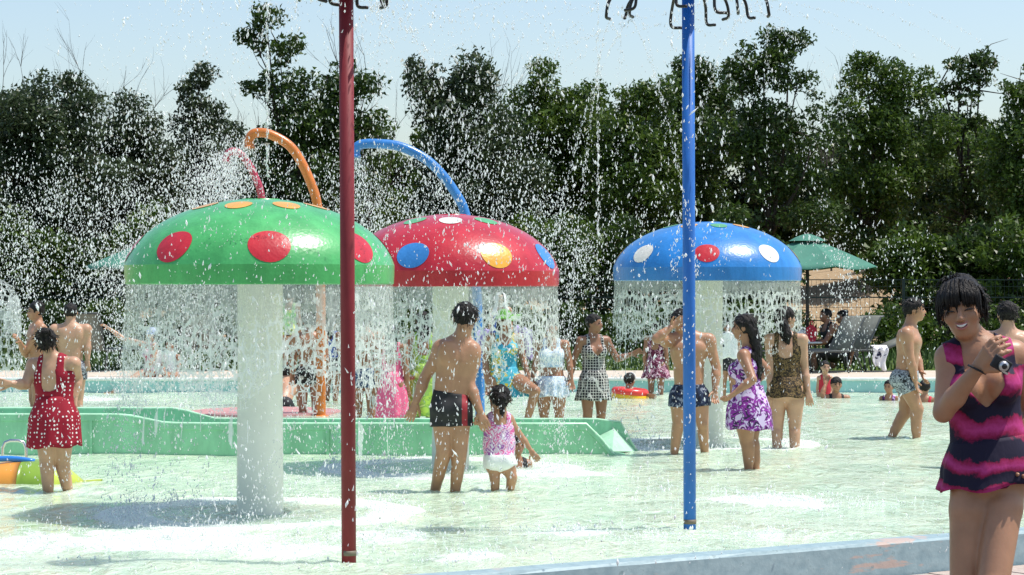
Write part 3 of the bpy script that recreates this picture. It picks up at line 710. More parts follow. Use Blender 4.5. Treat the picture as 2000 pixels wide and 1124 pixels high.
# ------------------------------------------------------------------ sunshades
M['canvas'] = mat_simple('green_canvas', (.05, .19, .135), .8, .1, 5, .2, 50)
M['pole_m'] = mat_simple('dark_pole', (.03, .028, .025), .5, .2)
def sunshade(label, px, yapex, yedge, Y, R, rot=.2):
    s = FPX / Y; X = (px - 1000) / s; zt = EYE + (562 - yapex) / s; ze = EYE + (562 - yedge) / s
    t = empty('sunshade', (X, Y, DECK_Z)); tag(t, label, 'sunshade', 'green sunshades on the far deck')
    zt -= DECK_Z; ze -= DECK_Z; n = 8; V = [(0, 0, zt - .02)]; F = []; m = 7; K = 4
    for i in range(1, m + 1):
        f = i / m
        for k in range(n * K):
            a = 2 * math.pi * (k / (n * K)) + rot; q = (k % K) / K; sag = math.cos(math.pi / n) / math.cos((q - .5) * 2 * math.pi / n)
            r = R * f * sag; z = zt - .02 + (ze - zt) * (f ** 1.12) - .05 * f * math.sin(math.pi * q)
            V.append((r * math.cos(a), r * math.sin(a), z))
    nn = n * K
    F += [(0, 1 + k, 1 + (k + 1) % nn) for k in range(nn)]
    for i in range(m - 1):
        for k in range(nn): F.append((1 + i * nn + k, 1 + (i + 1) * nn + k, 1 + (i + 1) * nn + (k + 1) % nn, 1 + i * nn + (k + 1) % nn))
    c = obj('canopy', mesh_np('canopy', np.array(V), F), M['canvas'], t); autosmooth(c, 18)
    so = c.modifiers.new('t', 'SOLIDIFY'); so.thickness = .006
    MB().lathe([(.30, zt - .075), (.18, zt - .01), (.05, zt + .035), (.004, zt + .04)], n=16).build('vent_cap', M['canvas'], c)
    MB().tube([(0, 0, 0), (0, 0, zt + .06)], .028, 12).build('pole', M['pole_m'], t)
    MB().lathe([(.3, 0), (.3, .05), (.06, .09), (.05, .3)], n=24).build('base', M['pole_m'], t)
    for k in range(n):
        a = 2 * math.pi * k / n + rot
        MB().tube([(0.03 * math.cos(a), .03 * math.sin(a), zt - .05), (R * .97 * math.cos(a), R * .97 * math.sin(a), ze - .015)], .008, 6).build('rib', M['pole_m'], c)
sunshade('green sunshade right of the blue mushroom, over the seated people', 1577, 462, 519, 36.2, 1.18, .25)
sunshade('green sunshade half hidden behind the green mushroom', 312, 462, 519, 36.2, 1.18, .1)

# ------------------------------------------------------------------ loungers on the far deck
M['sling'] = mat_simple('grey_green_sling', (.19, .2, .17), .8, .12, 12, .3, 90)
M['alu'] = mat_simple('dark_frame_paint', (.06, .07, .07), .45, .1)
def lounger(label, px, Y, rot, ang=62):
    s = FPX / Y; t = empty('lounger', ((px - 1000) / s, Y, DECK_Z)); t.rotation_euler.z = math.radians(rot); tag(t, label, 'lounger', 'sling loungers on the far deck')
    c, sn = math.cos(math.radians(ang)), math.sin(math.radians(ang)); L_ = .55; w_ = .26
    B = [(0, .34), (-L_ * c * .5, .34 + L_ * sn * .5), (-L_ * c, .34 + L_ * sn), (-L_ * c - .05, .34 + L_ * sn + .012)]
    def strip(P, name):
        V = []; 
        for x, z in P: V += [(x, -w_, z), (x, w_, z)]
        o = obj(name, mesh_np(name, np.array(V), [(2 * i, 2 * i + 2, 2 * i + 3, 2 * i + 1) for i in range(len(P) - 1)]), M['sling'], t)
        so = o.modifiers.new('t', 'SOLIDIFY'); so.thickness = .012
    strip(B, 'back_sling'); strip([(0.01, .335), (.55, .32), (1.2, .335)], 'seat_sling')
    for y in (-w_ - .018, w_ + .018):
        MB().tube([(x, y, z) for x, z in B[::-1]] + [(.02, y, .325), (1.22, y, .33)], .016, 8).build('side_rail', M['alu'], t)
        for x in (.08, 1.05): MB().tube([(x, y, .33), (x - .06, y, 0)], .014, 8).build('leg', M['alu'], t)
    MB().tube([(B[-1][0], -w_ - .018, B[-1][1]), (B[-1][0], w_ + .018, B[-1][1])], .016, 8).build('head_rail', M['alu'], t)
    MB().tube([(-L_ * c * .55, 0, .34 + L_ * sn * .5), (-.42, 0, .01)], .012, 8).build('back_prop', M['alu'], t)
    return t
lounger('grey sling lounger nearest the seated people, left of the pair', 1640, 34.3, 205)
lounger('grey sling lounger right of the pair, partly behind the other', 1673, 35.0, 205)
lounger('grey sling lounger with upright back beside the bare backed man', 176, 34.6, 60, 78)
lounger('grey sling lounger half hidden behind the curtain of the green mushroom', 395, 34.8, 75, 74)
lounger('grey sling lounger behind the woman in leopard print', 1452, 35.2, 120, 70)

# ------------------------------------------------------------------ people: one smooth surface each, grown from a distance field
class Field:
    def __init__(s, lo, hi, v):
        s.lo = np.asarray(lo, float); s.v = v
        s.n = np.maximum(4, np.ceil((np.asarray(hi, float) - s.lo) / v).astype(int) + 1)
        s.ax = [(s.lo[i] + v * np.arange(s.n[i])).astype(np.float32) for i in range(3)]
        s.f = np.full(tuple(s.n), .25, np.float32)
    def copy(s):
        g = Field.__new__(Field); g.lo, g.v, g.n, g.ax = s.lo, s.v, s.n, s.ax; g.f = s.f.copy(); return g
    def sl(s, lo, hi):
        a = np.clip(np.floor((np.asarray(lo) - s.lo) / s.v).astype(int), 0, s.n); b = np.clip(np.ceil((np.asarray(hi) - s.lo) / s.v).astype(int) + 1, 0, s.n)
        return tuple(slice(i, j) for i, j in zip(a, b))
    def grid(s, sl):
        return (s.ax[0][sl[0]][:, None, None], s.ax[1][sl[1]][None, :, None], s.ax[2][sl[2]][None, None, :])
    def add(s, prim, k=.02, sub=False):
        fn, lo, hi = prim; m = k + 3 * s.v + .02
        sl = s.sl(np.asarray(lo) - m, np.asarray(hi) + m)
        if any(q.stop <= q.start for q in sl): return
        d = fn(*s.grid(sl)).astype(np.float32); f = s.f[sl]
        if sub:
            d = -d; h = np.maximum(k - np.abs(f - d), 0) / k; s.f[sl] = np.maximum(f, d) + h * h * k / 4
        else:
            h = np.maximum(k - np.abs(f - d), 0) / k; s.f[sl] = np.minimum(f, d) - h * h * k / 4
    def mesh(s):
        f = s.f; S = f < 0; nx, ny, nz = f.shape
        c = np.zeros((nx - 1, ny - 1, nz - 1), np.int8)
        for i in (0, 1):
            for j in (0, 1):
                for k in (0, 1): c += S[i:nx - 1 + i, j:ny - 1 + j, k:nz - 1 + k]
        act = (c > 0) & (c < 8); I, J, K = np.nonzero(act); n = len(I)
        idx = np.full(act.shape, -1, np.int32); idx[I, J, K] = np.arange(n)
        acc = np.zeros((n, 3)); cnt = np.zeros(n)
        cor = [(i, j, k) for i in (0, 1) for j in (0, 1) for k in (0, 1)]
        for a in cor:
            for ax in range(3):
                if a[ax]: continue
                b = list(a); b[ax] = 1
                fa = f[I + a[0], J + a[1], K + a[2]]; fb = f[I + b[0], J + b[1], K + b[2]]
                m = (fa < 0) != (fb < 0); t = fa[m] / (fa[m] - fb[m])
                p = np.tile(np.array(a, float), (m.sum(), 1)); p[:, ax] += t; acc[m] += p; cnt[m] += 1
        V = (np.stack([I, J, K], 1) + acc / np.maximum(cnt, 1)[:, None]) * s.v + s.lo
        Fs = []
        for ax in range(3):
            sl0 = [slice(None)] * 3; sl1 = [slice(None)] * 3; sl0[ax] = slice(0, -1); sl1[ax] = slice(1, None)
            A = S[tuple(sl0)]; B = S[tuple(sl1)]; e = np.nonzero(A != B); e = np.stack(e, 1)
            u, w = [(1, 2), (2, 0), (0, 1)][ax]
            ok = (e[:, u] > 0) & (e[:, w] > 0) & (e[:, u] < f.shape[u] - 1) & (e[:, w] < f.shape[w] - 1); e = e[ok]
            q = []
            for du, dw in ((-1, -1), (0, -1), (0, 0), (-1, 0)):
                c_ = e.copy(); c_[:, u] += du; c_[:, w] += dw; q.append(idx[c_[:, 0], c_[:, 1], c_[:, 2]])
            q = np.stack(q, 1); flip = ~A[e[:, 0], e[:, 1], e[:, 2]]
            q[flip] = q[flip][:, ::-1]; Fs.append(q)
        F = np.concatenate(Fs); F = F[(F >= 0).all(1)]
        return V, F

def RC(a, b, ra, rb, cut=False):
    a = np.asarray(a, float); b = np.asarray(b, float); ba = b - a; l2 = float(ba @ ba) + 1e-12; r = max(ra, rb); L_ = math.sqrt(l2)
    def fn(X, Y, Z):
        px, py, pz = X - a[0], Y - a[1], Z - a[2]
        tt = (px * ba[0] + py * ba[1] + pz * ba[2]) / l2; t = np.clip(tt, 0, 1)
        d = np.sqrt((px - t * ba[0]) ** 2 + (py - t * ba[1]) ** 2 + (pz - t * ba[2]) ** 2) - (ra + (rb - ra) * t)
        return np.maximum(d, (tt - 1) * L_) if cut else d
    return fn, np.minimum(a, b) - r, np.maximum(a, b) + r

def EC(a, b, ra, rb, f, flat):
    """capsule flattened along f"""
    a = np.asarray(a, float); b = np.asarray(b, float); ba = b - a; l2 = float(ba @ ba) + 1e-12; r = max(ra, rb); g = 1 / flat - 1
    def fn(X, Y, Z):
        px, py, pz = X - a[0], Y - a[1], Z - a[2]
        t = np.clip((px * ba[0] + py * ba[1] + pz * ba[2]) / l2, 0, 1)
        qx, qy, qz = px - t * ba[0], py - t * ba[1], pz - t * ba[2]
        c = (qx * f[0] + qy * f[1] + qz * f[2]) * g
        return (np.sqrt((qx + c * f[0]) ** 2 + (qy + c * f[1]) ** 2 + (qz + c * f[2]) ** 2) - (ra + (rb - ra) * t)) * (flat * .5 + .5)
    return fn, np.minimum(a, b) - r, np.maximum(a, b) + r

def EL(c, A, r):
    c = np.asarray(c, float); A = np.asarray(A, float); r = np.asarray(r, float); R = r.max()
    def fn(X, Y, Z):
        px, py, pz = X - c[0], Y - c[1], Z - c[2]; k0 = 0; k1 = 0
        for i in range(3):
            q = px * A[i][0] + py * A[i][1] + pz * A[i][2]; k0 = k0 + (q / r[i]) ** 2; k1 = k1 + (q / r[i] ** 2) ** 2
        k0 = np.sqrt(k0); k1 = np.sqrt(k1) + 1e-9
        return k0 * (k0 - 1) / k1
    return fn, c - R, c + R

def rotm(axis, ang): return np.array(Matrix.Rotation(ang, 3, Vector(axis)))
def unit(v): v = np.asarray(v, float); return v / (np.linalg.norm(v) + 1e-12)

def blob(name, c, A, r, mat, parent, n=10):
    V = []; F = []
    for i in range(n // 2 + 1):
        th = math.pi * i / (n // 2)
        for k in range(n):
            ph = 2 * math.pi * k / n
            V.append(np.asarray(c) + A[0] * r[0] * math.sin(th) * math.cos(ph) + A[1] * r[1] * math.sin(th) * math.sin(ph) + A[2] * r[2] * math.cos(th))
    for i in range(n // 2):
        for k in range(n): F.append((i * n + k, (i + 1) * n + k, (i + 1) * n + (k + 1) % n, i * n + (k + 1) % n))
    return obj(name, mesh_np(name, np.array(V), F), mat, parent)

def hand_prims(w, e, H, side, fwd, curl=.5, spread=1.0, nrm=None):
    """palm and five fingers beyond wrist w, forearm from e"""
    d = unit(w - e); n = unit(fwd if nrm is None else nrm); n = unit(n - d * (n @ d)); s_ = np.cross(d, n)      # n: palm side
    k = H / 1.65; P = []; pc = w + d * .045 * k
    for o in (-.022, -.007, .008, .022): P.append((RC(w + d * .005 * k + s_ * o * .5 * k, w + d * .078 * k + s_ * o * k, .0145 * k, .0115 * k), .01))
    for i, (o, L_) in enumerate(zip((-.027, -.0095, .0085, .0265), (.062, .074, .078, .066))):
        b0 = w + d * .08 * k + s_ * o * k; d1 = unit(d + n * curl * .6 + s_ * o * 4 * spread); p1 = b0 + d1 * L_ * .45 * k
        d2 = unit(d1 + n * curl * 1.3); p2 = p1 + d2 * L_ * .32 * k; d3 = unit(d2 + n * curl * 1.2); p3 = p2 + d3 * L_ * .25 * k
        P += [(RC(b0, p1, .0098 * k, .0088 * k), .004), (RC(p1, p2, .0088 * k, .008 * k), .003), (RC(p2, p3, .008 * k, .0068 * k), .003)]
    b0 = w + d * .022 * k + s_ * .02 * side * k; d1 = unit(d * .7 + s_ * side * .75 + n * .45); p1 = b0 + d1 * .045 * k; p2 = p1 + unit(d1 + d * .5 + n * .3) * .034 * k
    P += [(RC(b0, p1, .0145 * k, .0105 * k), .008), (RC(p1, p2, .0105 * k, .008 * k), .003)]
    return P

def person(label, px, s, yaw, ytop, H=None, zf=-.27, sex='f', w=1.0, J=None, hy=0, hp=0, hr=0, hair='short', clothes=(), skin=0, hs=1.0,
           lean=0.0, vox=None, group='bathers', curl=(.45, .45), clipz=-.13, hairlen=.2, fringe=False, face=True, arms=True, pal=None, headpos=None, handn=(None, None), extra=None, dyroot=0, fat=0.0, tk=1.0):
    J = J or {}
    X0, Y0 = (px - 1000) / s, FPX / s + dyroot
    ztop = EYE + (562 - ytop) / s
    if H is None: H = ztop - zf
    else: zf = ztop - H if zf is None else zf
    root = np.array([X0, Y0, zf]); ya = math.radians(yaw)
    f = np.array([math.sin(ya), -math.cos(ya), 0]); l = np.array([math.cos(ya), math.sin(ya), 0]); u = np.array([0, 0, 1.])
    def JP(k, d):
        if k in J:
            x, y, dy = J[k]; return PT(x, y, s, dy + dyroot) - root
        return d
    P = JP('pelvis', u * .525 * H)
    ln = math.radians(lean); ax0 = unit(u * math.cos(ln) + f * math.sin(ln))
    TL = (.835 - .525) * H * (1.0 if hs < 1.1 else .93)
    N_ = JP('neck', P + ax0 * TL - f * .008 * H); ax = unit(N_ - P); T = np.linalg.norm(N_ - P)
    fl = unit(f - ax * (f @ ax)); ll = np.cross(ax, -fl) if False else unit(np.cross(fl, ax)); ll = ll if ll @ l > 0 else -ll
    sw = (.112 if sex == 'm' else .098) * H * (w * .6 + .4)
    S = {+1: JP('lS', N_ + ll * sw - ax * .030 * H), -1: JP('rS', N_ - ll * sw - ax * .030 * H)}
    E = {}; W_ = {}; HP = {}; K = {}; A_ = {}
    for sd, nm in ((1, 'l'), (-1, 'r')):
        E[sd] = JP(nm + 'E', S[sd] - u * .172 * H + ll * sd * .022 * H - f * .02 * H)
        W_[sd] = JP(nm + 'W', E[sd] - u * .142 * H + f * .04 * H + ll * sd * .004 * H)
        HP[sd] = JP(nm + 'H', P + ll * sd * .052 * H * w - ax * .012 * H)
        K[sd] = JP(nm + 'K', HP[sd] - u * .235 * H + f * .012 * H)
        A_[sd] = JP(nm + 'A', K[sd] - u * .235 * H - f * .02 * H)
    # head frame
    hf = rotm((0, 0, 1), math.radians(hy)) @ f; hl = rotm((0, 0, 1), math.radians(hy)) @ l; hu = u.copy()
    Rp = rotm(hl, math.radians(hp)); hf, hu = Rp @ hf, Rp @ hu
    Rr = rotm(hf, math.radians(hr)); hl, hu = Rr @ hl, Rr @ hu
    q = H * hs
    h = JP('head', N_ + unit(ax + u) * .092 * q + f * .02 * q)
    hA = np.array([hl, hf, hu])
    v = vox or (.0108 if s > 200 else .0148)
    pts = [P, N_, h, *S.values(), *E.values(), *W_.values(), *HP.values(), *K.values(), *A_.values()]
    lo = np.min(pts, 0) - .17; hi = np.max(pts, 0) + .17; lo[2] = max(lo[2], clipz - zf) if clipz is not None else lo[2]
    lo[2] = min(lo[2], hi[2] - .1)
    # torso
    if sex == 'm': rh, rw, rc, rt = .086, .080, .100, .062
    else: rh, rw, rc, rt = .098, .074, .086, .052
    if hs > 1.1: rh, rw, rc, rt = .085, .084, .086, .055
    rh, rw, rc, rt = [x * H * w for x in (rh, rw + fat * .02, rc, rt)]
    B = Field(lo, hi, v)
    tp = lambda a: P + ax * T * a
    B.add(EC(tp(-.02), tp(.34), rh, rw, fl, .76), .03); B.add(EC(tp(.34), tp(.70), rw, rc, fl, .70), .03); B.add(EC(tp(.70), tp(.9), rc, rt, fl, .66), .03)
    for sd in (1, -1):
        B.add(EL(HP[sd] - fl * .038 * H * w + ax * .0 * H, (ll, fl, ax), np.array([.050, .046, .055]) * H * w), .03)
        B.add(RC(tp(.93), S[sd], .036 * H, (.036 if sex == 'm' else .031) * H), .035)
        if sex == 'f' and hs < 1.1:
            B.add(EL(tp(.64) + ll * sd * .042 * H * w + fl * .052 * H * w, (ll, fl, ax), np.array([.038, .037, .040]) * H * w), .022)
        elif sex == 'm':
            B.add(EL(tp(.74) + ll * sd * .046 * H + fl * .045 * H, (ll, fl, ax), np.array([.05, .024, .036]) * H), .03)
            B.add(EL(tp(.80) + ll * sd * .055 * H - fl * .045 * H, (ll, fl, ax), np.array([.04, .02, .05]) * H), .03)
    if fat: B.add(EL(tp(.26) + fl * .03 * H, (ll, fl, ax), np.array([.085, .07 , .085]) * H * w), .04)
    if sex == 'm':   # spine furrow
        B.add(RC(tp(.25) - fl * (rw * .78 + .006), tp(.8) - fl * (rc * .74), .006, .006), .02, sub=True)
    TF = B.copy()
    # neck and head
    B.add(RC(tp(.95) - fl * .004 * H, h - hu * .035 * q - hf * .014 * q, (.038 if sex == 'm' else .032) * q, (.034 if sex == 'm' else .029) * q), .025)
    B.add(EL(h + hu * .012 * q - hf * .006 * q, hA, np.array([.046, .057, .054]) * q), .01)
    B.add(EL(h - hu * .024 * q + hf * .014 * q, hA, np.array([.037 if sex == 'm' else .0325, .037, .040]) * q), .02)
    B.add(EL(h - hu * .047 * q + hf * .032 * q, hA, np.array([.017, .015, .014]) * q), .018)       # chin
    for sd in (1, -1):
        B.add(EL(h - hu * .012 * q + hl * sd * .025 * q + hf * .034 * q, hA, np.array([.014, .013, .014]) * q), .015)   # cheek
        B.add(EL(h + hu * .003 * q + hl * sd * .0195 * q + hf * .058 * q, hA, np.array([.010, .010, .006]) * q), .007, sub=True)
        B.add(EL(h - hu * .004 * q + hl * sd * .047 * q - hf * .006 * q, hA, np.array([.006, .013, .018]) * q), .005)     # ear
    B.add(RC(h + hu * .006 * q + hf * .050 * q, h - hu * .014 * q + hf * .060 * q, .0045 * q, .0075 * q), .006)
    B.add(EL(h - hu * .016 * q + hf * .054 * q, hA, np.array([.0115, .008, .006]) * q), .006)
    B.add(EL(h - hu * .030 * q + hf * .049 * q, hA, np.array([.015, .007, .007]) * q), .006)
    # limbs
    fem = sex == 'f'
    for sd in (1, -1):
        ua, fa = (.029, .024) if fem else (.034, .027)
        if hs > 1.1: ua, fa = .026, .022
        ua *= H * (w * .7 + .3); fa *= H * (w * .7 + .3)
        if arms:
            B.add(RC(S[sd], E[sd], ua * 1.03, fa * .92), .025)
            if not fem: B.add(EL(S[sd] * .88 + E[sd] * .12, np.eye(3), np.array([1, 1, 1.2]) * ua * 1.12), .02)
            fe = W_[sd] - E[sd]
            B.add(RC(E[sd], E[sd] + fe * .35, fa * .90, fa * 1.0), .012); B.add(RC(E[sd] + fe * .35, W_[sd], fa * 1.0, fa * .62), .01)
        th = (.058 if fem else .054) * H * w * tk; kn = .0345 * H * (w * .5 + .5)
        B.add(RC(HP[sd], HP[sd] + (K[sd] - HP[sd]) * .3, th * .98, th * .97), .018); B.add(RC(HP[sd] + (K[sd] - HP[sd]) * .3, K[sd], th * .97, kn), .012)
        sh = A_[sd] - K[sd]; back = -unit(f - unit(sh) * (f @ unit(sh)))
        B.add(RC(K[sd], A_[sd], kn * .93, .0205 * H), .01)
        B.add(EC(K[sd] + sh * .12 + back * .010 * H, K[sd] + sh * .52 + back * .008 * H, .031 * H, .024 * H, back, 1.0), .02)
        B.add(EL(K[sd] + f * .008 * H, np.eye(3), np.array([.027, .027, .031]) * H), .012)
        if A_[sd][2] + zf > -.25 or clipz is None:
            B.add(RC(A_[sd] - u * .02 * H, A_[sd] + f * .09 * H - u * .03 * H, .02 * H, .015 * H), .015)
    V, F = B.mesh()
    if arms:
        hv = .0052 if s > 200 else .0070
        for i, sd in enumerate((1, -1)):
            if W_[sd][2] + zf < -.05: continue
            pr = hand_prims(W_[sd], E[sd], H * (1 if hs < 1.1 else 1.1), sd * (1 if True else -1), f if handn[i] is None else np.asarray(handn[i], float), curl[i])
            c_ = W_[sd] + unit(W_[sd] - E[sd]) * .09
            G = Field(c_ - .125, c_ + .125, hv)
            d_ = unit(W_[sd] - E[sd]); G.add(RC(W_[sd] - d_ * .03, W_[sd] + d_ * .01, .0165 * H / 1.65, .0165 * H / 1.65), .01)
            for p_, k_ in pr: G.add(p_, k_)
            v2, f2 = G.mesh(); F = np.concatenate([F, f2 + len(V)]); V = np.concatenate([V, v2])
    o = obj('person', mesh_np('person', V, F), SKINS[skin], loc=root); tag(o, label, 'person', group)
    # hair
    if hair:
        HF = Field(h - .19 * max(1, hs * H / 1.6), h + .16, v * .85)
        hc = h + hu * .016 * q - hf * .010 * q
        HF.add(EL(hc, hA, np.array([.0515, .062, .0575]) * q), .01)
        gx, gy, gz = HF.grid((slice(None),) * 3)
        qf = (gx - h[0]) * hf[0] + (gy - h[1]) * hf[1] + (gz - h[2]) * hf[2]; qu = (gx - h[0]) * hu[0] + (gy - h[1]) * hu[1] + (gz - h[2]) * hu[2]
        ql = (gx - h[0]) * hl[0] + (gy - h[1]) * hl[1] + (gz - h[2]) * hl[2]
        fr_ = .014 if fringe else .033
        ys_ = [-.05, -.035, -.012, .014, fr_] if hair == 'short' else [-.065, -.06, -.028, .0, fr_]
        hlne = np.interp(qf / q, [-.06, -.02, -.004, .022, .047], ys_) * q
        jag = (.006 * np.sin(ql / q * 260) + .004 * np.sin(ql / q * 610 + 1)) * q * (1 if fringe else .5)
        HF.f = np.maximum(HF.f, (hlne + jag - qu).astype(np.float32))
        bk = -hf
        if hair in ('long', 'curly'):
            Z = hairlen
            a0 = h + bk * .042 * q; a1 = N_ - fl * .05 * H + u * .0; a2 = a1 - u * (Z - .08) - fl * .012
            HF2 = Field(np.minimum(h, a2) - .16, np.maximum(h, a2) + .16, HF.v); HF2.add(EL(hc, hA, np.array([.0515, .062, .0575]) * q), .01)
            gx, gy, gz = HF2.grid((slice(None),) * 3)
            qf = (gx - h[0]) * hf[0] + (gy - h[1]) * hf[1] + (gz - h[2]) * hf[2]; qu = (gx - h[0]) * hu[0] + (gy - h[1]) * hu[1] + (gz - h[2]) * hu[2]
            HF2.f = np.maximum(HF2.f, (np.interp(qf / q, [-.06, -.02, -.004, .022, .047], ys_) * q - qu).astype(np.float32)); HF = HF2
            for o_ in (-.032, -.011, .011, .032):
                jx = random.uniform(-.006, .006)
                HF.add(RC(a0 + hl * o_ * q * .9, a1 + hl * (o_ + jx) * q, .021 * q, .020 * q), .012)
                HF.add(RC(a1 + hl * (o_ + jx) * q, a2 + hl * o_ * .8 * q + u * random.uniform(-.03, .03), .020 * q, .009 * q), .010)
            if hair == 'curly':
                for k_ in range(14):
                    c_ = a0 + (a2 - a0) * random.random() + hl * random.uniform(-.05, .05) * q + bk * random.uniform(-.01, .02) * q
                    HF.add(EL(c_, np.eye(3), np.array([1, 1, 1]) * random.uniform(.014, .024) * q), .012)
        if hair == 'bun':
            for c_, r_ in ((hc + hu * .044 * q + bk * .034 * q, .024), (hc + hu * .040 * q + bk * .046 * q + hl * .010 * q, .020), (hc + hu * .040 * q + bk * .04 * q - hl * .018 * q, .022)):
                HF.add(EL(c_, hA, np.array([r_, r_, r_ * .8]) * q), .012)
        if hair == 'pony':
            a1 = hc + bk * .065 * q - hu * .008 * q
            HF.add(EL(a1, hA, np.array([.024, .022, .022]) * q), .014); HF.add(RC(a1 + bk * .01 * q, a1 + bk * .022 * q - u * hairlen, .022 * q, .008 * q), .012)
        if hair == 'messy':
            for k_ in range(12):
                c_ = hc + hl * random.uniform(-.04, .04) * q + bk * random.uniform(-.02, .05) * q + hu * random.uniform(.03, .05) * q
                HF.add(EL(c_, np.eye(3), np.array([1, 1, 1]) * random.uniform(.012, .02) * q), .012)
        hv_, hf_ = HF.mesh()
        hv_ = hv_ + .0026 * np.sin(hv_ @ np.array([[90., 130, 60], [70, 80, 110], [140, 50, 90]]) + px) + .0022 * np.sin(hv_ @ np.array([[310., 190, 90], [120, 260, 70], [60, 40, 30]]))
        if s > 190:      # loose strands break the outline
            r6 = np.random.default_rng(int(px)); ns = 260; ii = r6.integers(0, len(hv_), ns); a = hv_[ii]; od = a - hc; od /= np.linalg.norm(od, axis=1)[:, None] + 1e-9
            dn = np.array([0, 0, -1.]) + .55 * od + r6.normal(0, .35, (ns, 3)) + (-hf) * .25; dn /= np.linalg.norm(dn, axis=1)[:, None]
            Ls = r6.uniform(.02, .05, (ns, 1)) * q / 1.6; sd_ = np.cross(dn, od); sd_ /= np.linalg.norm(sd_, axis=1)[:, None] + 1e-9
            b0 = a - od * .004 - sd_ * .003; b1 = a - od * .004 + sd_ * .003; b2_ = a + od * .006 + dn * Ls * .5; b3 = a + od * .002 + dn * Ls
            sv = np.stack([b0, b1, b2_, b3], 1).reshape(-1, 3); k0 = len(hv_); base_i = np.arange(ns)[:, None] * 4 + k0
            sf = np.concatenate([base_i + np.array([[0, 1, 2, 2]]), base_i + np.array([[0, 2, 3, 3]]), base_i + np.array([[1, 3, 2, 2]])])
            tri = np.stack([sf[:, 0], sf[:, 1], sf[:, 2]], 1); hv_ = np.concatenate([hv_, sv])
            hf_ = [tuple(x) for x in hf_] + [tuple(x) for x in tri]
            me_h = bpy.data.meshes.new('hair'); me_h.from_pydata(hv_.tolist(), [], hf_); me_h.polygons.foreach_set('use_smooth', np.ones(len(me_h.polygons), bool))
            obj('hair', me_h, M['hair'], o)
        else:
            obj('hair', mesh_np('hair', hv_, hf_), M['hair'], o)
    if face and (hf[1] < .35):
        for sd in (1, -1):
            blob('eye', h + hu * .003 * q + hl * sd * .0195 * q + hf * .0475 * q, hA, np.array([.0085, .005, .0042]) * q, M['eye'], o, 8)
            blob('eyebrow', h + hu * .015 * q + hl * sd * .0205 * q + hf * .0495 * q, hA, np.array([.012, .004, .0022]) * q, M['hair'], o, 8)
        blob('lips', h - hu * .0305 * q + hf * .0535 * q, hA, np.array([.0125, .0045, .0048]) * q, M['lip'], o, 10)
    # clothes
    frame = dict(P=P, N=N_, ax=ax, T=T, fl=fl, ll=ll, H=H, HP=HP, K=K, h=h, hA=hA, q=q, S=S, E=E, W=W_, rh=rh, rw=rw, rc=rc, root=root, s=s, f=f, l=l, u=u, o=o, A=A_)
    for c_ in clothes:
        kind, mk = c_[0], c_[1]; mt = M[mk]
        if kind in ('suit', 'top', 'bra', 'brief'):
            a_lo, nf, nb, xs, sw_ = {'suit': (-.14, .60, .50, .054, .014), 'top': (-.05, .78, .80, .062, .02), 'bra': (.46, .66, .62, .05, .010), 'brief': (-.16, .12, .14, 0, 0)}[kind]
            o_ = c_[2] if len(c_) > 2 else {}
            a_lo, nf, nb = o_.get('lo', a_lo), o_.get('nf', nf), o_.get('nb', nb)
            G = TF.copy()
            if o_.get('thigh', kind in ('suit', 'brief')):
                for sd in (1, -1): G.add(RC(HP[sd], HP[sd] + (K[sd] - HP[sd]) * .2, .057 * H * w * tk, .055 * H * w * tk), .018)
            gx, gy, gz = G.grid((slice(None),) * 3); px_, py_, pz_ = gx - P[0], gy - P[1], gz - P[2]
            A = (px_ * ax[0] + py_ * ax[1] + pz_ * ax[2]); Lx = np.abs(px_ * ll[0] + py_ * ll[1] + pz_ * ll[2]); Fy = px_ * fl[0] + py_ * fl[1] + pz_ * fl[2]
            fb = np.clip(Fy / (.03 * H) + .5, 0, 1)
            vee = o_.get('vee', 1.0)
            nlf = np.minimum((nf + vee * (Lx / (xs * H + 1e-6)) ** 1.3 * .2) * T, .80 * T); nlb = np.minimum((nb + (Lx / (xs * H + 1e-6)) ** 4 * .18) * T, .78 * T)
            nl = nlb + (nlf - nlb) * fb
            if kind == 'brief': nl = nlb * 0 + nf * T
            d = A - nl
            if sw_: d = np.minimum(d, np.maximum(np.abs(Lx - xs * H) - sw_ * H * o_.get('strap', 1), A - 1.3 * T))
            lowcut = a_lo * T + (np.maximum(Lx - .02 * H, 0) * .75 if o_.get('leg', kind in ('suit', 'brief')) else 0)
            d = np.maximum(d, lowcut - A)
            G.f = np.maximum(G.f - o_.get('off', .007), d.astype(np.float32))
            V, F = G.mesh()
            if len(F): obj({'suit': 'swimsuit', 'top': 'top', 'bra': 'bikini_top', 'brief': 'bikini_bottom'}[kind], mesh_np(kind, V, F), mt, o)
        elif kind == 'trunks':
            o_ = c_[2] if len(c_) > 2 else {}
            at, lf = o_.get('top', .16), o_.get('leg', .34)
            G = Field(np.maximum(P - .36, lo), np.minimum(P + .36, hi), v); off = .008
            G.add(EC(tp(-.02), tp(.34), rh + off, rw + off, fl, .78), .03)
            for sd in (1, -1):
                G.add(EL(HP[sd] - fl * .038 * H * w, (ll, fl, ax), np.array([.050, .046, .055]) * H * w + off), .03)
                th = .055 * H * w + off + .004
                G.add(RC(HP[sd], HP[sd] + (K[sd] - HP[sd]) * lf, th * 1.02, th * 1.02, cut=True), .014)
            gx, gy, gz = G.grid((slice(None),) * 3); A = (gx - P[0]) * ax[0] + (gy - P[1]) * ax[1] + (gz - P[2]) * ax[2]
            G.f = np.maximum(G.f, (A - at * T).astype(np.float32)); V, F = G.mesh()
            obj('swim_trunks', mesh_np('swim_trunks', V, F), mt, o)
            if o_.get('stripe'):
                pass
        elif kind == 'skirt':
            o_ = c_[2]; a0 = o_.get('a', .1); hem = EYE + (562 - o_['hem']) / s - zf; n = 72; m = 12; V = []
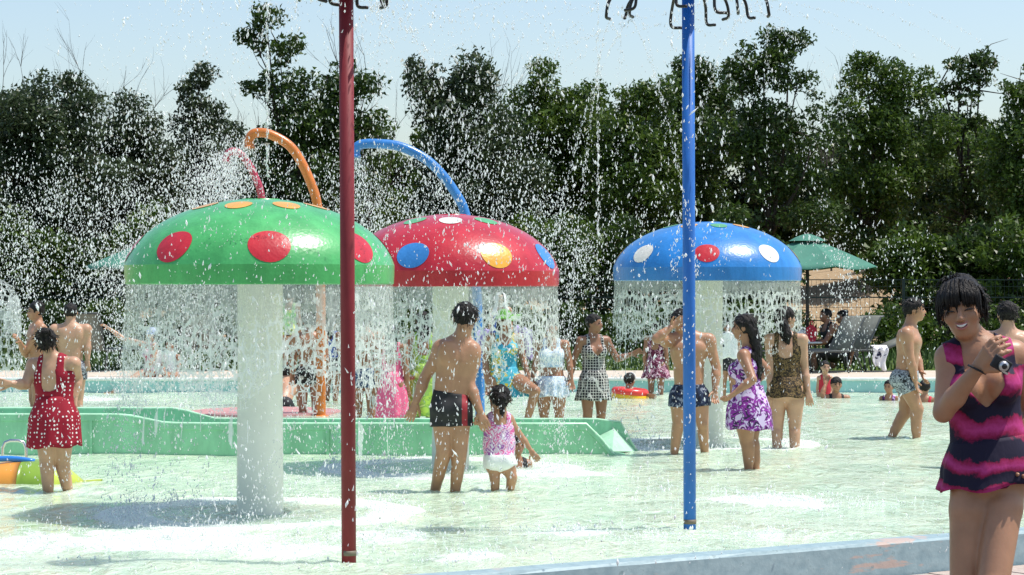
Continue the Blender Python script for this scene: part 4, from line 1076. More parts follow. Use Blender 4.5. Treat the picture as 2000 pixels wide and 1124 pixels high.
            c0 = tp(a0); c1 = np.array([P[0], P[1], hem]) + o_.get('shift', 0) * l
            t0 = np.interp(a0, [-.02, .34, .7], [rh, rw, rc]); r1 = o_.get('r', .125) * H * w; ph = random.random() * 6
            for i in range(m + 1):
                t = i / m; c_2 = c0 + (c1 - c0) * t
                aa = ((c_2 - P) @ ax) / T; rb = np.interp(aa, [-.5, -.16, -.02, .34, .7, .9], [r1, rh * 1.06, rh * 1.05, rw, rc, rt]); og = .0045 + .009 * min(1, t * 2.5); rr_ = max(rb + og, (t0 + (r1 - t0) * t))
                rr_ = rb + og + max(0, rr_ - rb - og) * min(1, t * 1.6)
                for k in range(n):
                    a = 2 * math.pi * k / n; pl = 1 + o_.get('pleat', .06) * t * math.sin(o_.get('np', 9) * a + ph + 1.3 * math.sin(2 * a))
                    V.append(c_2 + ll * math.cos(a) * rr_ * pl + fl * math.sin(a) * (rr_ * o_.get('fr', .80) + .006 + .016 * t) * pl - fl * .012 * H * t + u * .008 * t * math.sin(5 * a + ph))
            F = [(i * n + k, i * n + (k + 1) % n, (i + 1) * n + (k + 1) % n, (i + 1) * n + k) for i in range(m) for k in range(n)]
            so_ = obj('skirt', mesh_np('skirt', np.array(V), F), mt, o); md = so_.modifiers.new('t', 'SOLIDIFY'); md.thickness = .004
    if extra: extra(frame)
    return o, frame

# ---- accessories worn
def cloth_patch(name, fm, c, ux, uz, w_, h_, mat, fold=.02, nrm=None):
    n, m = 14, 14; V = []; nn = unit(np.cross(ux, uz)) if nrm is None else nrm
    for i in range(m + 1):
        for k in range(n + 1):
            a, b = k / n - .5, i / m - .5
            V.append(c + ux * a * w_ * (1 - .15 * b) + uz * b * h_ + nn * (fold * math.sin(a * 9 + b * 2) + .03 * (4 * a * a)) + uz * .012 * math.sin(a * 14))
    F = [(i * (n + 1) + k, i * (n + 1) + k + 1, (i + 1) * (n + 1) + k + 1, (i + 1) * (n + 1) + k) for i in range(m) for k in range(n)]
    so = obj(name, mesh_np(name, np.array(V), F), mat, fm['o']); md = so.modifiers.new('t', 'SOLIDIFY'); md.thickness = .006
def hat_green(fm):
    h, hA, q = fm['h'], fm['hA'], fm['q']; n = 40; V = []
    prof = [(.001, .074), (.03, .070), (.05, .05), (.056, .026), (.075, .016), (.1, .004)]
    for r, z in prof:
        for k in range(n):
            a = 2 * math.pi * k / n; wv = (.014 * math.sin(3 * a + 1) + .010 * math.sin(5 * a)) * max(0, (r - .05) / .05); e = 1 + max(0, (r - .05) / .05) * .25 * math.cos(a - .3)
            V.append(h + hA[0] * r * q * math.cos(a) * e + hA[1] * (r * 1.12 * math.sin(a) - .008) * q + hA[2] * (z + wv + .008) * q)
    F = [(i * n + k, i * n + (k + 1) % n, (i + 1) * n + (k + 1) % n, (i + 1) * n + k) for i in range(len(prof) - 1) for k in range(n)]
    so = obj('sun_hat', mesh_np('sun_hat', np.array(V), F), M['green_hat'], fm['o']); md = so.modifiers.new('t', 'SOLIDIFY'); md.thickness = .006
M['green_hat'] = mat_simple('green_hat_cloth', (.12, .33, .05), .8, .3, 16, .4, 40)
def hat_and_shawl(fm):
    hat_green(fm); N_, l, u, f = fm['N'], fm['l'], fm['u'], fm['f']
    cloth_patch('shawl', fm, N_ + l * .21 - u * .10 - f * .05, unit(l - .25 * u), u, .2, .32, M['violet_cloth'])
    cloth_patch('shawl', fm, N_ - l * .21 - u * .08 - f * .05, unit(l + .25 * u), u, .17, .24, M['violet_cloth'])
def cap_white(fm):
    h, hA, q = fm['h'], fm['hA'], fm['q']
    V = []; n = 24; prof = [(.001, .078), (.03, .074), (.05, .052), (.057, .02), (.058, .008)]
    for r, z in prof:
        for k in range(n):
            a = 2 * math.pi * k / n; V.append(h + hA[0] * r * q * math.cos(a) * .93 + hA[1] * (r * 1.1 * math.sin(a) - .008) * q + hA[2] * z * q)
    F = [(i * n + k, i * n + (k + 1) % n, (i + 1) * n + (k + 1) % n, (i + 1) * n + k) for i in range(len(prof) - 1) for k in range(n)]
    obj('swim_cap', mesh_np('swim_cap', np.array(V), F), M['cap_blue'], fm['o'])
M['cap_blue'] = mat_simple('pale_blue_cap', (.5, .58, .82), .5, .1)
def towel_hood(fm):
    h, hA, q = fm['h'], fm['hA'], fm['q']; N_, l, u, f = fm['N'], fm['l'], fm['u'], fm['f']
    n = 30; V = []; prof = [(.001, .085), (.035, .08), (.058, .055), (.064, .0), (.072, -.06), (.095, -.12), (.11, -.18)]
    for r, z in prof:
        for k in range(n + 1):
            a = math.radians(125) + math.radians(290) * k / n; wv = 1 + .05 * math.sin(7 * a) * max(0, -z * 8)
            V.append(h + hA[0] * r * q * math.cos(a) * wv + hA[1] * (r * 1.1 * math.sin(a) - .004) * q * wv + hA[2] * z * q)
    F = [(i * (n + 1) + k, i * (n + 1) + k + 1, (i + 1) * (n + 1) + k + 1, (i + 1) * (n + 1) + k) for i in range(len(prof) - 1) for k in range(n)]
    so = obj('towel_hood', mesh_np('towel_hood', np.array(V), F), M['white_cloth'], fm['o']); md = so.modifiers.new('t', 'SOLIDIFY'); md.thickness = .008
def back_towel(fm):
    N_, l, u, f = fm['N'], fm['l'], fm['u'], fm['f']
    cloth_patch('towel', fm, N_ - u * .12 + f * .12 - l * .02, l, u, .3, .34, M['white_cloth'])
def bow(fm):
    h, hA, q = fm['h'], fm['hA'], fm['q']
    for sd in (1, -1): blob('hair_bow', h - hA[1] * .072 * q + hA[0] * sd * .011 * q + hA[2] * .006 * q, hA, np.array([.011, .005, .007]) * q, M['red_cloth'], fm['o'], 8)
def headband(fm):
    h, hA, q = fm['h'], fm['hA'], fm['q']; V = [h + hA[0] * .054 * q * math.cos(a) + hA[1] * .02 * q + hA[2] * (.012 + .060 * math.sin(a)) * q for a in np.linspace(-.2, math.pi + .2, 16)]
    MB().tube(V, .006, 8).build('headband', M['white_cloth'], fm['o'])
def wristband(fm):
    w_, e = fm['W'][1], fm['E'][1]; d = unit(w_ - e); MB().tube([w_ - d * .03, w_ - d * .008], .024, 14).build('wristband', M['blue_cloth'], fm['o'])

# ------------------------------------------------------------------ the bathers, left to right
G1 = 'bathers'
person('woman in red polka dot swimdress seen from behind, at left', 105, 269, 168, 640, zf=-.27, w=1.16, hy=15, hp=-8, hr=-12, hair='bun', skin=1,
       J=dict(head=(92, 668, -.02), lE=(50, 752, -.06), lW=(22, 750, -.16), rE=(152, 740, .06), rW=(146, 776, .0), pelvis=(108, 812, 0), neck=(104, 700, 0), lK=(92, 905, 0), lA=(96, 990, 0), rK=(122, 905, .05), rA=(138, 985, .12), rH=(120, 822, 0), lH=(94, 822, 0)),
       clothes=[('suit', 'polka', dict(nb=.44, strap=1.3)), ('skirt', 'polka', dict(a=.34, hem=872, r=.108, pleat=.05))])
person('bare chested man facing left beside the water bell', 72, 166, -65, 590, zf=-.27, sex='m', skin=0, hair='messy', J=dict(lE=(48, 690, -.1), lW=(38, 668, -.25), rE=(52, 694, .1), rW=(40, 672, 0)),
       clothes=[('trunks', 'grey_print')], group=G1)
person('bare backed man seen from behind, standing behind the polka dot woman', 138, 168, 184, 592, zf=-.27, sex='m', w=1.06, skin=1, hair='short', J=dict(rE=(171, 668, 0), rW=(171, 703, -.03)), clothes=[('trunks', 'grey_print')], group=G1)
person('seated woman in red print swimsuit pointing left from the far pool edge', 292, 137, -75, 645, H=1.5, zf=-.2, w=1.0, skin=1, hair='long', hairlen=.18, extra=cap_white,
       J=dict(pelvis=(295, 727, .12), neck=(298, 672, .12), head=(297, 655, .1), lS=(303, 677, .02), lE=(300, 700, -.05), lW=(290, 722, -.1), rS=(288, 675, .25), rE=(240, 661, .25), rW=(213, 642, .25),
              lH=(288, 730, .05), lK=(252, 744, -.15), lA=(222, 764, -.35), rH=(292, 730, .2), rK=(262, 742, .05), rA=(250, 772, -.1)), clothes=[('suit', 'red_print')], group=G1)
person('child in pale grey top sitting on the far edge next to the pointing woman', 333, 137, -20, 672, H=1.2, zf=-.1, sex='f', skin=2, hair='short', hs=1.15, extra=back_towel,
       J=dict(pelvis=(333, 731, .1), neck=(334, 692, .1), lE=(350, 712, 0), lW=(346, 730, -.1), rE=(318, 712, 0), rW=(322, 730, -.1), lK=(338, 735, -.25), lA=(338, 765, -.28), rK=(326, 735, -.25), rA=(326, 765, -.28)), clothes=[('top', 'grey_cloth')], group=G1)
person('girl in green and yellow top seen from behind beside the green mushroom stalk', 566, 137, 165, 566, zf=.2, clipz=None, skin=2, hair='bun', w=.95, clothes=[('top', 'green_yellow', dict(lo=-.12)), ('brief', 'black_cloth')], group=G1,
       J=dict(rE=(588, 660, 0), rW=(586, 690, -.05)))
person('bather crouching in the water, back just showing right of the green stalk', 548, 158, 175, 700, H=1.4, zf=-.72, lean=50, w=1.1, skin=1, hair='short', clothes=[('trunks', 'black_cloth')], sex='m', group=G1)
person('man in black and white trunks seen from behind, left of the orange pipe', 604, 167, 186, 612, zf=-.27, sex='m', skin=2, hair='short', clothes=[('trunks', 'black_print', dict(leg=.36))], group=G1)
person('person in dark blue top behind the orange pipe', 647, 150, 150, 618, zf=-.15, skin=3, sex='f', hair='long', clothes=[('top', 'blue_cloth', dict(lo=-.2)), ('trunks', 'black_cloth')], group=G1)
person('man in denim blue trunks behind the curtain, right of the red post', 712, 176, 178, 606, zf=-.27, sex='m', skin=2, hair='short', clothes=[('trunks', 'denim_cloth', dict(leg=.36))], group=G1)
person('woman in long pink dress seen from behind through the falling water', 766, 180, 172, 632, zf=-.27, skin=2, hair='long', hairlen=.16, w=1.0, clothes=[('suit', 'pink_cloth'), ('skirt', 'pink_cloth', dict(a=.3, hem=816, r=.118, pleat=.07))], group=G1)
person('woman in long lime green dress left of the man in black trunks', 826, 178, 185, 608, zf=-.27, skin=2, hair='long', hairlen=.12, clothes=[('suit', 'lime_cloth'), ('skirt', 'lime_cloth', dict(a=.3, hem=812, r=.112, pleat=.07))], group=G1)
person('man in black trunks with red side stripe holding the small girl by the hand', 880, 270, 186, 592, zf=-.27, sex='m', w=.98, skin=0, hair='short', hy=-12, hp=4,
       J=dict(head=(909, 622, 0), neck=(900, 664, 0), pelvis=(880, 792, 0), lS=(863, 680, .02), rS=(922, 684, -.02), lE=(830, 738, .05), lW=(812, 786, .0), rE=(916, 748, -.02), rW=(937, 803, -.08),
              lH=(867, 800, 0), rH=(896, 800, 0), lK=(867, 882, -.03), lA=(846, 975, .1), rK=(898, 880, -.03), rA=(886, 985, .06)),
       clothes=[('trunks', 'striped', dict(leg=.42, top=.2))])
person('small girl in pink and purple top and white shorts, seen from behind', 974, 269, 186, 753, zf=-.27, skin=0, hair='pony', hairlen=.12, hs=1.42, w=1.12, extra=bow, fat=.1,
       J=dict(head=(977, 780, 0), neck=(975, 811, 0), pelvis=(975, 893, 0), lS=(956, 819, 0), rS=(994, 819, 0), lE=(944, 836, -.02), lW=(940, 829, -.07), rE=(1018, 853, .02), rW=(1037, 880, .02),
              lH=(964, 900, 0), rH=(986, 900, 0), lK=(966, 930, -.02), lA=(968, 980, 0), rK=(1000, 932, -.03), rA=(992, 980, .1)), clothes=[('top', 'pink_floral', dict(lo=-.02)), ('trunks', 'white_cloth', dict(leg=.5, top=.08))], group=G1)
person('child sitting low in the water just right of the small girl', 1008, 236, 20, 850, H=1.1, zf=None, skin=2, hair='short', hs=1.3, clothes=[('top', 'black_cloth')], group=G1, fringe=True)
person('hooded child wrapped in a white towel behind the woman in the green hat', 978, 138, 5, 573, zf=.2, clipz=None, skin=1, hair=None, extra=towel_hood, clothes=[('top', 'blue_cloth'), ('trunks', 'blue_cloth')], group=G1)
person('woman in blue and yellow print dress, green sun hat and violet shawl', 985, 184, 8, 606, zf=-.27, w=1.08, skin=2, hair='long', hairlen=.2, extra=hat_and_shawl, hr=6,
       J=dict(lK=(1046, 764, -.28), lA=(1024, 840, -.2), rE=(948, 706, 0), rW=(952, 752, -.08), lE=(1022, 702, 0), lW=(1033, 738, -.1)),
       clothes=[('suit', 'blue_yellow', dict(nf=.70, nb=.6)), ('skirt', 'blue_yellow', dict(a=.25, hem=775, r=.135, pleat=.05, shift=.06))], group=G1)
person('woman in pale blue two piece swimsuit under the red mushroom curtain', 1077, 184, 2, 622, zf=-.27, w=1.08, skin=2, hair='short', clothes=[('bra', 'pale_blue_print', dict(lo=.34, nf=.74, strap=1.6)), ('brief', 'pale_blue_print'), ('skirt', 'pale_blue_print', dict(a=.14, hem=775, r=.118, pleat=.12, np=14))], group=G1, fringe=True,
       J=dict(lE=(1112, 705, .0), lW=(1116, 742, -.06), rE=(1047, 705, 0), rW=(1040, 740, -.04)))
person('woman in black and white checked swimdress stretching one arm to the right', 1160, 183, 18, 613, zf=-.27, w=1.0, skin=3, hair='short', hy=45, J=dict(lE=(1206, 702, .05), lW=(1233, 692, .02), rE=(1120, 706, 0), rW=(1110, 752, -.05)),
       clothes=[('suit', 'check', dict(nf=.54)), ('skirt', 'check', dict(a=.2, hem=782, r=.125, pleat=.06))], group=G1)
person('swimmer with white headband holding on to the red and yellow ring', 1229, 146, 150, 728, H=1.45, zf=None, skin=2, hair='short', extra=headband, clothes=[('suit', 'navy_cloth')], J=dict(rE=(1252, 768, 0), rW=(1266, 772, -.1)), group=G1)
person('woman in maroon print swimdress wading by the far wall', 1281, 142, 168, 628, zf=-.2, w=1.05, skin=3, hair='short', clothes=[('suit', 'maroon_print'), ('skirt', 'maroon_print', dict(a=.2, hem=738, r=.14, pleat=.09))], group=G1)
person('man in navy trunks wiping his face, half hidden by the blue post', 1345, 220, 8, 604, zf=-.27, sex='m', skin=0, hair='short', w=1.02, extra=wristband,
       J=dict(pelvis=(1346, 770, 0), neck=(1344, 650, 0), head=(1330, 628, -.02), rS=(1303, 664, 0), rE=(1282, 662, -.24), rW=(1310, 640, -.22), lS=(1384, 664, 0), lE=(1399, 718, .02), lW=(1397, 762, -.04), rK=(1325, 828, -.02), rA=(1314, 905, 0), lK=(1372, 828, -.02), lA=(1378, 905, .1)), clothes=[('trunks', 'navy_cloth', dict(leg=.4))])
person('bather holding a white towel behind the blue mushroom stalk', 1422, 150, -10, 628, zf=-.1, skin=2, hair='short', extra=back_towel, clothes=[('trunks', 'black_cloth'), ('top', 'navy_cloth')], group=G1)
person('woman in purple floral swimdress with hands on hips', 1458, 240, -112, 612, zf=-.27, w=1.04, skin=2, hair='curly', hairlen=.30, hy=8,
       J=dict(head=(1452, 640, 0), neck=(1462, 682, 0), pelvis=(1460, 800, 0), lS=(1452, 695, -.12), lE=(1470, 742, -.26), lW=(1438, 766, -.27), rS=(1470, 693, .12), rE=(1497, 722, .14), rW=(1474, 750, .14), lK=(1458, 862, -.03), lA=(1464, 935, 0), rK=(1468, 862, .05), rA=(1478, 935, .06)),
       clothes=[('suit', 'purple_floral', dict(nb=.56)), ('skirt', 'purple_floral', dict(a=.4, hem=838, r=.106, pleat=.03, fr=.95))])
person('swimmer low in the water between the purple and leopard print women', 1496, 172, 60, 782, H=1.3, zf=None, skin=2, hair='short', hs=1.2, clothes=[('top', 'blue_cloth')], group=G1)
person('woman in leopard print swimdress seen from behind, head turned right', 1535, 211, 172, 598, zf=-.27, w=.98, skin=1, hair='long', hairlen=.14, hy=-55,
       J=dict(lE=(1505, 728, 0), lW=(1504, 768, -.03), rE=(1572, 722, 0), rW=(1578, 764, -.06)), clothes=[('suit', 'leopard', dict(nb=.56)), ('skirt', 'leopard', dict(a=.2, hem=774, r=.118, pleat=.06))])
person('woman in the water up to her shoulders by the far wall', 1633, 146, 5, 736, H=1.5, zf=None, skin=2, hair='short', fringe=True, clothes=[('suit', 'black_cloth')], group=G1, J=dict(rE=(1606, 770, 0), rW=(1612, 752, .05)))
person('toddler in red held up beside the woman by the far wall', 1611, 144, 10, 712, H=.85, zf=None, skin=1, hair='short', hs=1.5, clothes=[('top', 'red_cloth')], group=G1)
person('child in purple print in the water left of the walking man', 1737, 148, -30, 744, H=1.1, zf=None, skin=2, hair='short', hs=1.2, clothes=[('top', 'purple_floral')], group=G1)
person('bather low in the water right of the walking man', 1806, 152, 160, 742, H=1.4, zf=None, skin=2, hair='short', clothes=[('suit', 'red_cloth')], group=G1)
person('bare chested man in printed trunks walking right', 1768, 199, 72, 572, zf=-.27, sex='m', skin=0, hair='short', hy=10,
       J=dict(head=(1787, 606, 0), neck=(1777, 642, 0), pelvis=(1770, 738, 0), rS=(1770, 652, -.17), rE=(1778, 702, -.2), rW=(1787, 742, -.18), lS=(1780, 648, .17), lE=(1790, 696, .2), lW=(1799, 726, .1),
              rK=(1792, 800, -.1), rA=(1789, 880, -.1), lK=(1768, 808, .08), lA=(1732, 870, .1)), clothes=[('trunks', 'grey_print', dict(leg=.4))])
person('bare backed man at the right edge behind the smiling woman', 1968, 238, 182, 588, zf=-.2, sex='m', skin=1, hair='short', clothes=[('trunks', 'black_cloth')], w=1.04)
# seated in the shade
def sitter(label, px, yt, Y, mk, yaw, skin, **k):
    s = FPX / Y
    return person(label, px, s, yaw, yt, H=1.6, zf=DECK_Z, clipz=None, skin=skin, J=k.pop('J'), clothes=[('top', mk), ('trunks', 'black_cloth', dict(leg=.8))], group='people sitting in the shade', **k)
sitter('person in dark clothes sitting forward under the right sunshade', 1618, 606, 35.8, 'black_cloth', -70, 3, sex='m', hair='short', J=dict(pelvis=(1628, 690, 0), neck=(1618, 634, 0), head=(1612, 617, 0), lE=(1612, 668, -.2), lW=(1590, 672, -.2), rE=(1610, 668, .15), rW=(1590, 668, .1), lK=(1590, 690, -.1), lA=(1590, 738, -.1), rK=(1592, 690, .12), rA=(1595, 738, .12)))
sitter('person in dark top sitting behind the left lounger', 1650, 610, 36.4, 'navy_cloth', -60, 3, sex='f', hair='bun', J=dict(pelvis=(1654, 692, 0), neck=(1648, 638, 0), lK=(1625, 694, -.1), lA=(1625, 736, -.1), rK=(1628, 694, .1), rA=(1630, 736, .1)))

# ------------------------------------------------------------------ the smiling woman in the foreground
def fg_face(fm):
    h, A, q, o = fm['h'], fm['hA'], fm['q'], fm['o']; hl, hf, hu = A
    # smile: dark mouth, upper teeth, lips
    def arc(name, w_, z0, sag, r, mat, fx, n=14, flat=1.0):
        P = [h + hl * w_ * t * q + hu * (z0 + sag * t * t) * q + hf * (fx - .010 * t * t) * q for t in np.linspace(-1, 1, n)]
        R = [r * (1 - .75 * abs(t) ** 2.5) * q for t in np.linspace(-1, 1, n)]
        return MB().tube(P, R, 10).build(name, mat, o)
    arc('mouth', .0150, -.0325, .0065, .0050, M['mouth'], .0535); arc('teeth', .0125, -.0308, .0060, .0036, M['tooth'], .0560)
    arc('lips', .0155, -.0268, .0045, .0020, M['lip'], .0568); arc('lips', .0150, -.0372, .0085, .0026, M['lip'], .0565)
    for sd in (1, -1):
        P = [h + hl * (sd * .0200 + .0100 * t) * q + hu * (.0035 - .0022 * t * t + .0008 * sd * t) * q + hf * (.0535 - .0025 * (sd * t + .2) - .004 * t * t) * q for t in np.linspace(-1, 1, 10)]
        MB().tube(P, [.0020 * q * (1 - .7 * abs(t) ** 2) for t in np.linspace(-1, 1, 10)], 8).build('eye', M['eye'], o)
        P = [h + hl * (sd * .0210 + .0125 * t) * q + hu * (.0155 - .0025 * t * t) * q + hf * (.0520 - .004 * sd * t - .004 * t * t) * q for t in np.linspace(-1, 1, 10)]
        MB().tube(P, [.0017 * q * (1 - .6 * abs(t)) for t in np.linspace(-1, 1, 10)], 8).build('eyebrow', M['hair'], o)
        blob('nostril', h - hu * .0185 * q + hl * sd * .0045 * q + hf * .0605 * q, A, np.array([.0022, .002, .0013]) * q, M['mouth'], o, 8)
    # fringe and loose strands, one lock after another
    r5 = np.random.default_rng(4); mb = MB()
    for k in range(95):
        t = r5.uniform(-1, 1); back = r5.uniform(-.012, .012)
        c0 = h + hl * t * .034 * q + hf * (.012 + back) * q + hu * (.070 - .010 * t * t) * q
        c1 = h + hl * (t * .046) * q + hf * (.052 - .016 * t * t) * q + hu * (.046 - .012 * t * t) * q
        ln_ = r5.uniform(.008, .016) if abs(t) < .8 else r5.uniform(-.02, .0)
        c2 = h + hl * (t * .047 + r5.normal(0, .0025)) * q + hf * (.058 - .018 * t * t) * q + hu * ln_ * q
        mb.tube(catmull([c0, c1, c2], 5), list(np.array([.0034, .0036, .0036, .0034, .0034, .0032, .003, .0026, .0019, .0011, .0004]) * q * r5.uniform(.7, 1.2)), 5)
    for sd in (1, -1):
        for k in range(16):
            c0 = h + hl * sd * .044 * q + hf * r5.uniform(.0, .026) * q + hu * .05 * q
            c2 = h + hl * sd * (.049 + r5.normal(0, .002)) * q + hf * r5.uniform(.012, .03) * q - hu * r5.uniform(.005, .045) * q
            mb.tube(catmull([c0, (c0 + c2) / 2 + hl * sd * .008 * q, c2], 4), list(np.linspace(.0032, .0005, 9) * q), 5)
    for k in range(30):     # flyaway hair round the crown and the bun
        a = r5.uniform(0, 6.28); c = h + hu * (.050 + r5.uniform(-.01, .012)) * q - hf * .035 * q - hl * .022 * q
        d = hl * math.cos(a) + hf * math.sin(a) * .7 + hu * r5.uniform(.0, .7); c2 = c + unit(d) * r5.uniform(.026, .04) * q
        mb.tube(catmull([c, (c + c2) / 2 + hu * .014 * q, c2 - hu * .006 * q], 4), list(np.linspace(.0022, .0004, 9) * q), 5)
    mb.build('fringe', M['hair'], o)
    # wrist cord
    w_, e = fm['W'][-1], fm['E'][-1]; d = unit(w_ - e); a = unit(np.cross(d, [0, 1, .2])); b_ = np.cross(d, a); n = 24
    P = [w_ - d * .0 + (a * math.cos(t) + b_ * math.sin(t)) * .031 + d * .02 * math.sin(t) for t in np.linspace(0, 2 * math.pi, n)]
    MB().tube(P, .004, 8).build('wrist_cord', M['black_cloth'], o)
M['mouth'] = mat_simple('mouth_dark', (.10, .02, .018), .5, .05)
fg, fm = person('smiling woman in magenta and navy swimdress holding a small camera, nearest', 1915, 560, -4, 540, H=1.69, zf=-.18, w=.87, tk=.84, skin=0, hair='bun', hs=.93, hy=-14, hp=4, hr=8, vox=.0062, fringe=True, face=False, clipz=None, extra=fg_face,
       J=dict(head=(1880, 606, -.03), neck=(1908, 672, 0), pelvis=(1934, 905, 0), rS=(1856, 700, .0), lS=(1979, 694, .02), rE=(1842, 806, -.07), rW=(1908, 722, -.20), lE=(2012, 806, .12), lW=(1998, 880, .0),
              rH=(1897, 925, 0), lH=(1966, 925, 0), rK=(1886, 1165, -.05), rA=(1900, 1455, .0), lK=(1938, 1150, -.14), lA=(1935, 1450, .1)), curl=(.4, .75), handn=(None, (.25, .9, -.5)),
       clothes=[('suit', 'tiedye', dict(nf=.48, vee=1.4, nb=.5, strap=1.25, lo=-.2)), ('skirt', 'tiedye', dict(a=.22, hem=948, r=.122, pleat=.06, np=7))], group=None)
# small camera hanging from her hand
M['silver'] = mat_simple('silver_plastic', (.55, .55, .56), .3, .08, metal=.7); M['glass'] = mat_simple('lens_glass', (.01, .01, .014), .08, .05)
def pocket_camera():
    c = PT(1949, 706, 560, -.33); t = empty('pocket_camera', c - np.array([0, 0, .03])); t.rotation_euler = (.15, .5, .25); t.scale = (.8, .8, .8)
    tag(t, 'small dark pocket camera with silver lens in the smiling woman\'s hand', 'camera')
    MB().box(-.042, .042, -.010, .012, -.0, .056).build('body', M['black_cloth'], t, False, bevel=.006)
    lr = MB().tube([(.006, -.010, .026), (.006, -.026, .026)], [.0225, .0205], 24).build('lens_ring', M['silver'], t)
    MB().tube([(.006, -.0255, .026), (.006, -.0275, .026)], [.0125, .0115], 20).build('lens', M['glass'], lr)
    MB().box(.012, .043, -.0115, -.0095, .002, .010).build('trim', M['silver'], t, False)
pocket_camera()

# ------------------------------------------------------------------ floats, rail, bags, towels
def ring(label, px, yw, R, r):
    s = scale_at(yw); t = empty('swim_ring', ((px - 1000) / s, FPX / s, .02)); tag(t, label, 'swim ring'); t.rotation_euler = (.05, .06, .4)
    def tor(name, a0, a1, mat, rr, z0=0.0):
        V = []; F = []; n = 24; m = 14
        for i in range(n + 1):
            a = a0 + (a1 - a0) * i / n
            for k in range(m):
                b_ = 2 * math.pi * k / m; q = R + rr * math.cos(b_); V.append((q * math.cos(a), q * math.sin(a), z0 + rr * math.sin(b_) * 1.0))
        for i in range(n):
            for k in range(m): F.append((i * m + k, (i + 1) * m + k, (i + 1) * m + (k + 1) % m, i * m + (k + 1) % m))
        obj(name, mesh_np(name, np.array(V), F), mat, t)
    tor('lower_tube', 0, 2 * math.pi, M['ring_y'], r, -.0); tor('upper_tube', 0, 2 * math.pi, M['ring_r'], r * .98, r * 1.15)
M['ring_y'] = mat_simple('yellow_vinyl', (.75, .45, .02), .3, .08); M['ring_r'] = mat_simple('red_vinyl', (.62, .04, .03), .3, .08)
ring('red and yellow swim ring around the swimmer with the headband', 1230, 778, .2, .055)

VIN = {'orange': mat_simple('orange_vinyl', (.72, .30, .05), .28, .08), 'green': mat_simple('green_vinyl', (.20, .33, .04), .28, .15), 'blue': mat_simple('blue_vinyl', (.03, .2, .62), .28, .08), 'lime': mat_simple('yellow_green_vinyl', (.42, .50, .07), .28, .2)}
def inflatable():
    s = scale_at(940); X = lambda p: (p - 60) / s
    t = empty('inflatable_float', ((60 - 1000) / s, FPX / s, 0)); tag(t, 'orange, blue and green inflatable float beside the polka dot woman', 'inflatable float')
    def seg(name, x0, x1, r0, r1, mat, yd=.22, n=8):
        V = []; F = []; m = 20
        for i in range(n + 1):
            f_ = i / n; x = x0 + (x1 - x0) * f_; r = r0 + (r1 - r0) * f_; r *= 1 + .05 * math.sin(math.pi * f_)
            for k in range(m):
                a = 2 * math.pi * k / m; V.append((x, math.cos(a) * yd * (r / .16), -.03 + max(-.06, math.sin(a) * r)))
        for i in range(n):
            for k in range(m): F.append((i * m + k, (i + 1) * m + k, (i + 1) * m + (k + 1) % m, i * m + (k + 1) % m))
        F.append(tuple(range(m - 1, -1, -1))); F.append(tuple(n * m + k for k in range(m)))
        obj(name, mesh_np(name, np.array(V), F), mat, t)
    seg('orange_panel', X(-60), X(45), .13, .19, VIN['orange']); seg('green_panel', X(45.5), X(112), .19, .18, VIN['green']); seg('yellow_green_panel', X(112.5), X(165), .18, .03, VIN['lime'])
    seg('tail', X(165.5), X(200), .035, .045, VIN['lime'], .08)
    V = [(X(-60) + (X(70) - X(-60)) * q, -.05, .13 + .045 * math.sin(math.pi * q * .85)) for q in np.linspace(0, 1, 14)]
    MB().tube(V, [.022] * 14, 10).build('blue_stripe', VIN['blue'], t)
inflatable()
M['steel'] = mat_simple('stainless_steel', (.6, .6, .6), .25, .05, metal=1.0)
def rail():
    s = scale_at(925); t = empty('grab_rail', ((28 - 1000) / s, FPX / s, -.3)); tag(t, 'stainless steel grab rail at the left edge', 'grab rail'); w_ = 23 / s; h_ = (560 + 1 - 860) / s + EYE + .3
    P = [(-w_, 0, 0), (-w_, 0, h_ - .06), (-w_ + .02, 0, h_ - .015), (-w_ + .06, 0, h_), (w_ - .06, 0, h_), (w_ - .02, 0, h_ - .015), (w_, 0, h_ - .06), (w_, 0, 0)]
    MB().tube(P, .013, 12).build('rail_tube', M['steel'], t)
    for x in (-w_, w_): MB().lathe([(.03, .27), (.03, .3), (.014, .31)], c=(x, 0, 0), n=16).build('foot_flange', M['steel'], t)
rail()
def bag(label, px, py, Y, mat, sx, sz):
    s = FPX / Y; c = PT(px, py, s); V = []; n = 20; m = 10
    for i in range(m + 1):
        z = i / m; r = (.8 + .3 * math.sin(z * 2.6)) * (1 if z < .8 else 1 - (z - .8) * 3.6)
        for k in range(n):
            a = 2 * math.pi * k / n; w_ = 1 + .08 * math.sin(5 * a + z * 6); V.append((sx * r * math.cos(a) * w_, sx * .6 * r * math.sin(a) * w_, sz * z))
    F = [(i * n + k, i * n + (k + 1) % n, (i + 1) * n + (k + 1) % n, (i + 1) * n + k) for i in range(m) for k in range(n)] + [tuple(range(n))]
    t = empty('bag', (c[0], Y, c[2])); tag(t, label, 'bag'); obj('sack', mesh_np('bag', np.array(V), F), mat, t)
    MB().tube(catmull([(-sx * .4, 0, sz * .93), (-sx * .2, 0, sz * 1.2), (sx * .2, 0, sz * 1.2), (sx * .4, 0, sz * .93)], 5), .008, 6).build('handle', mat, t)
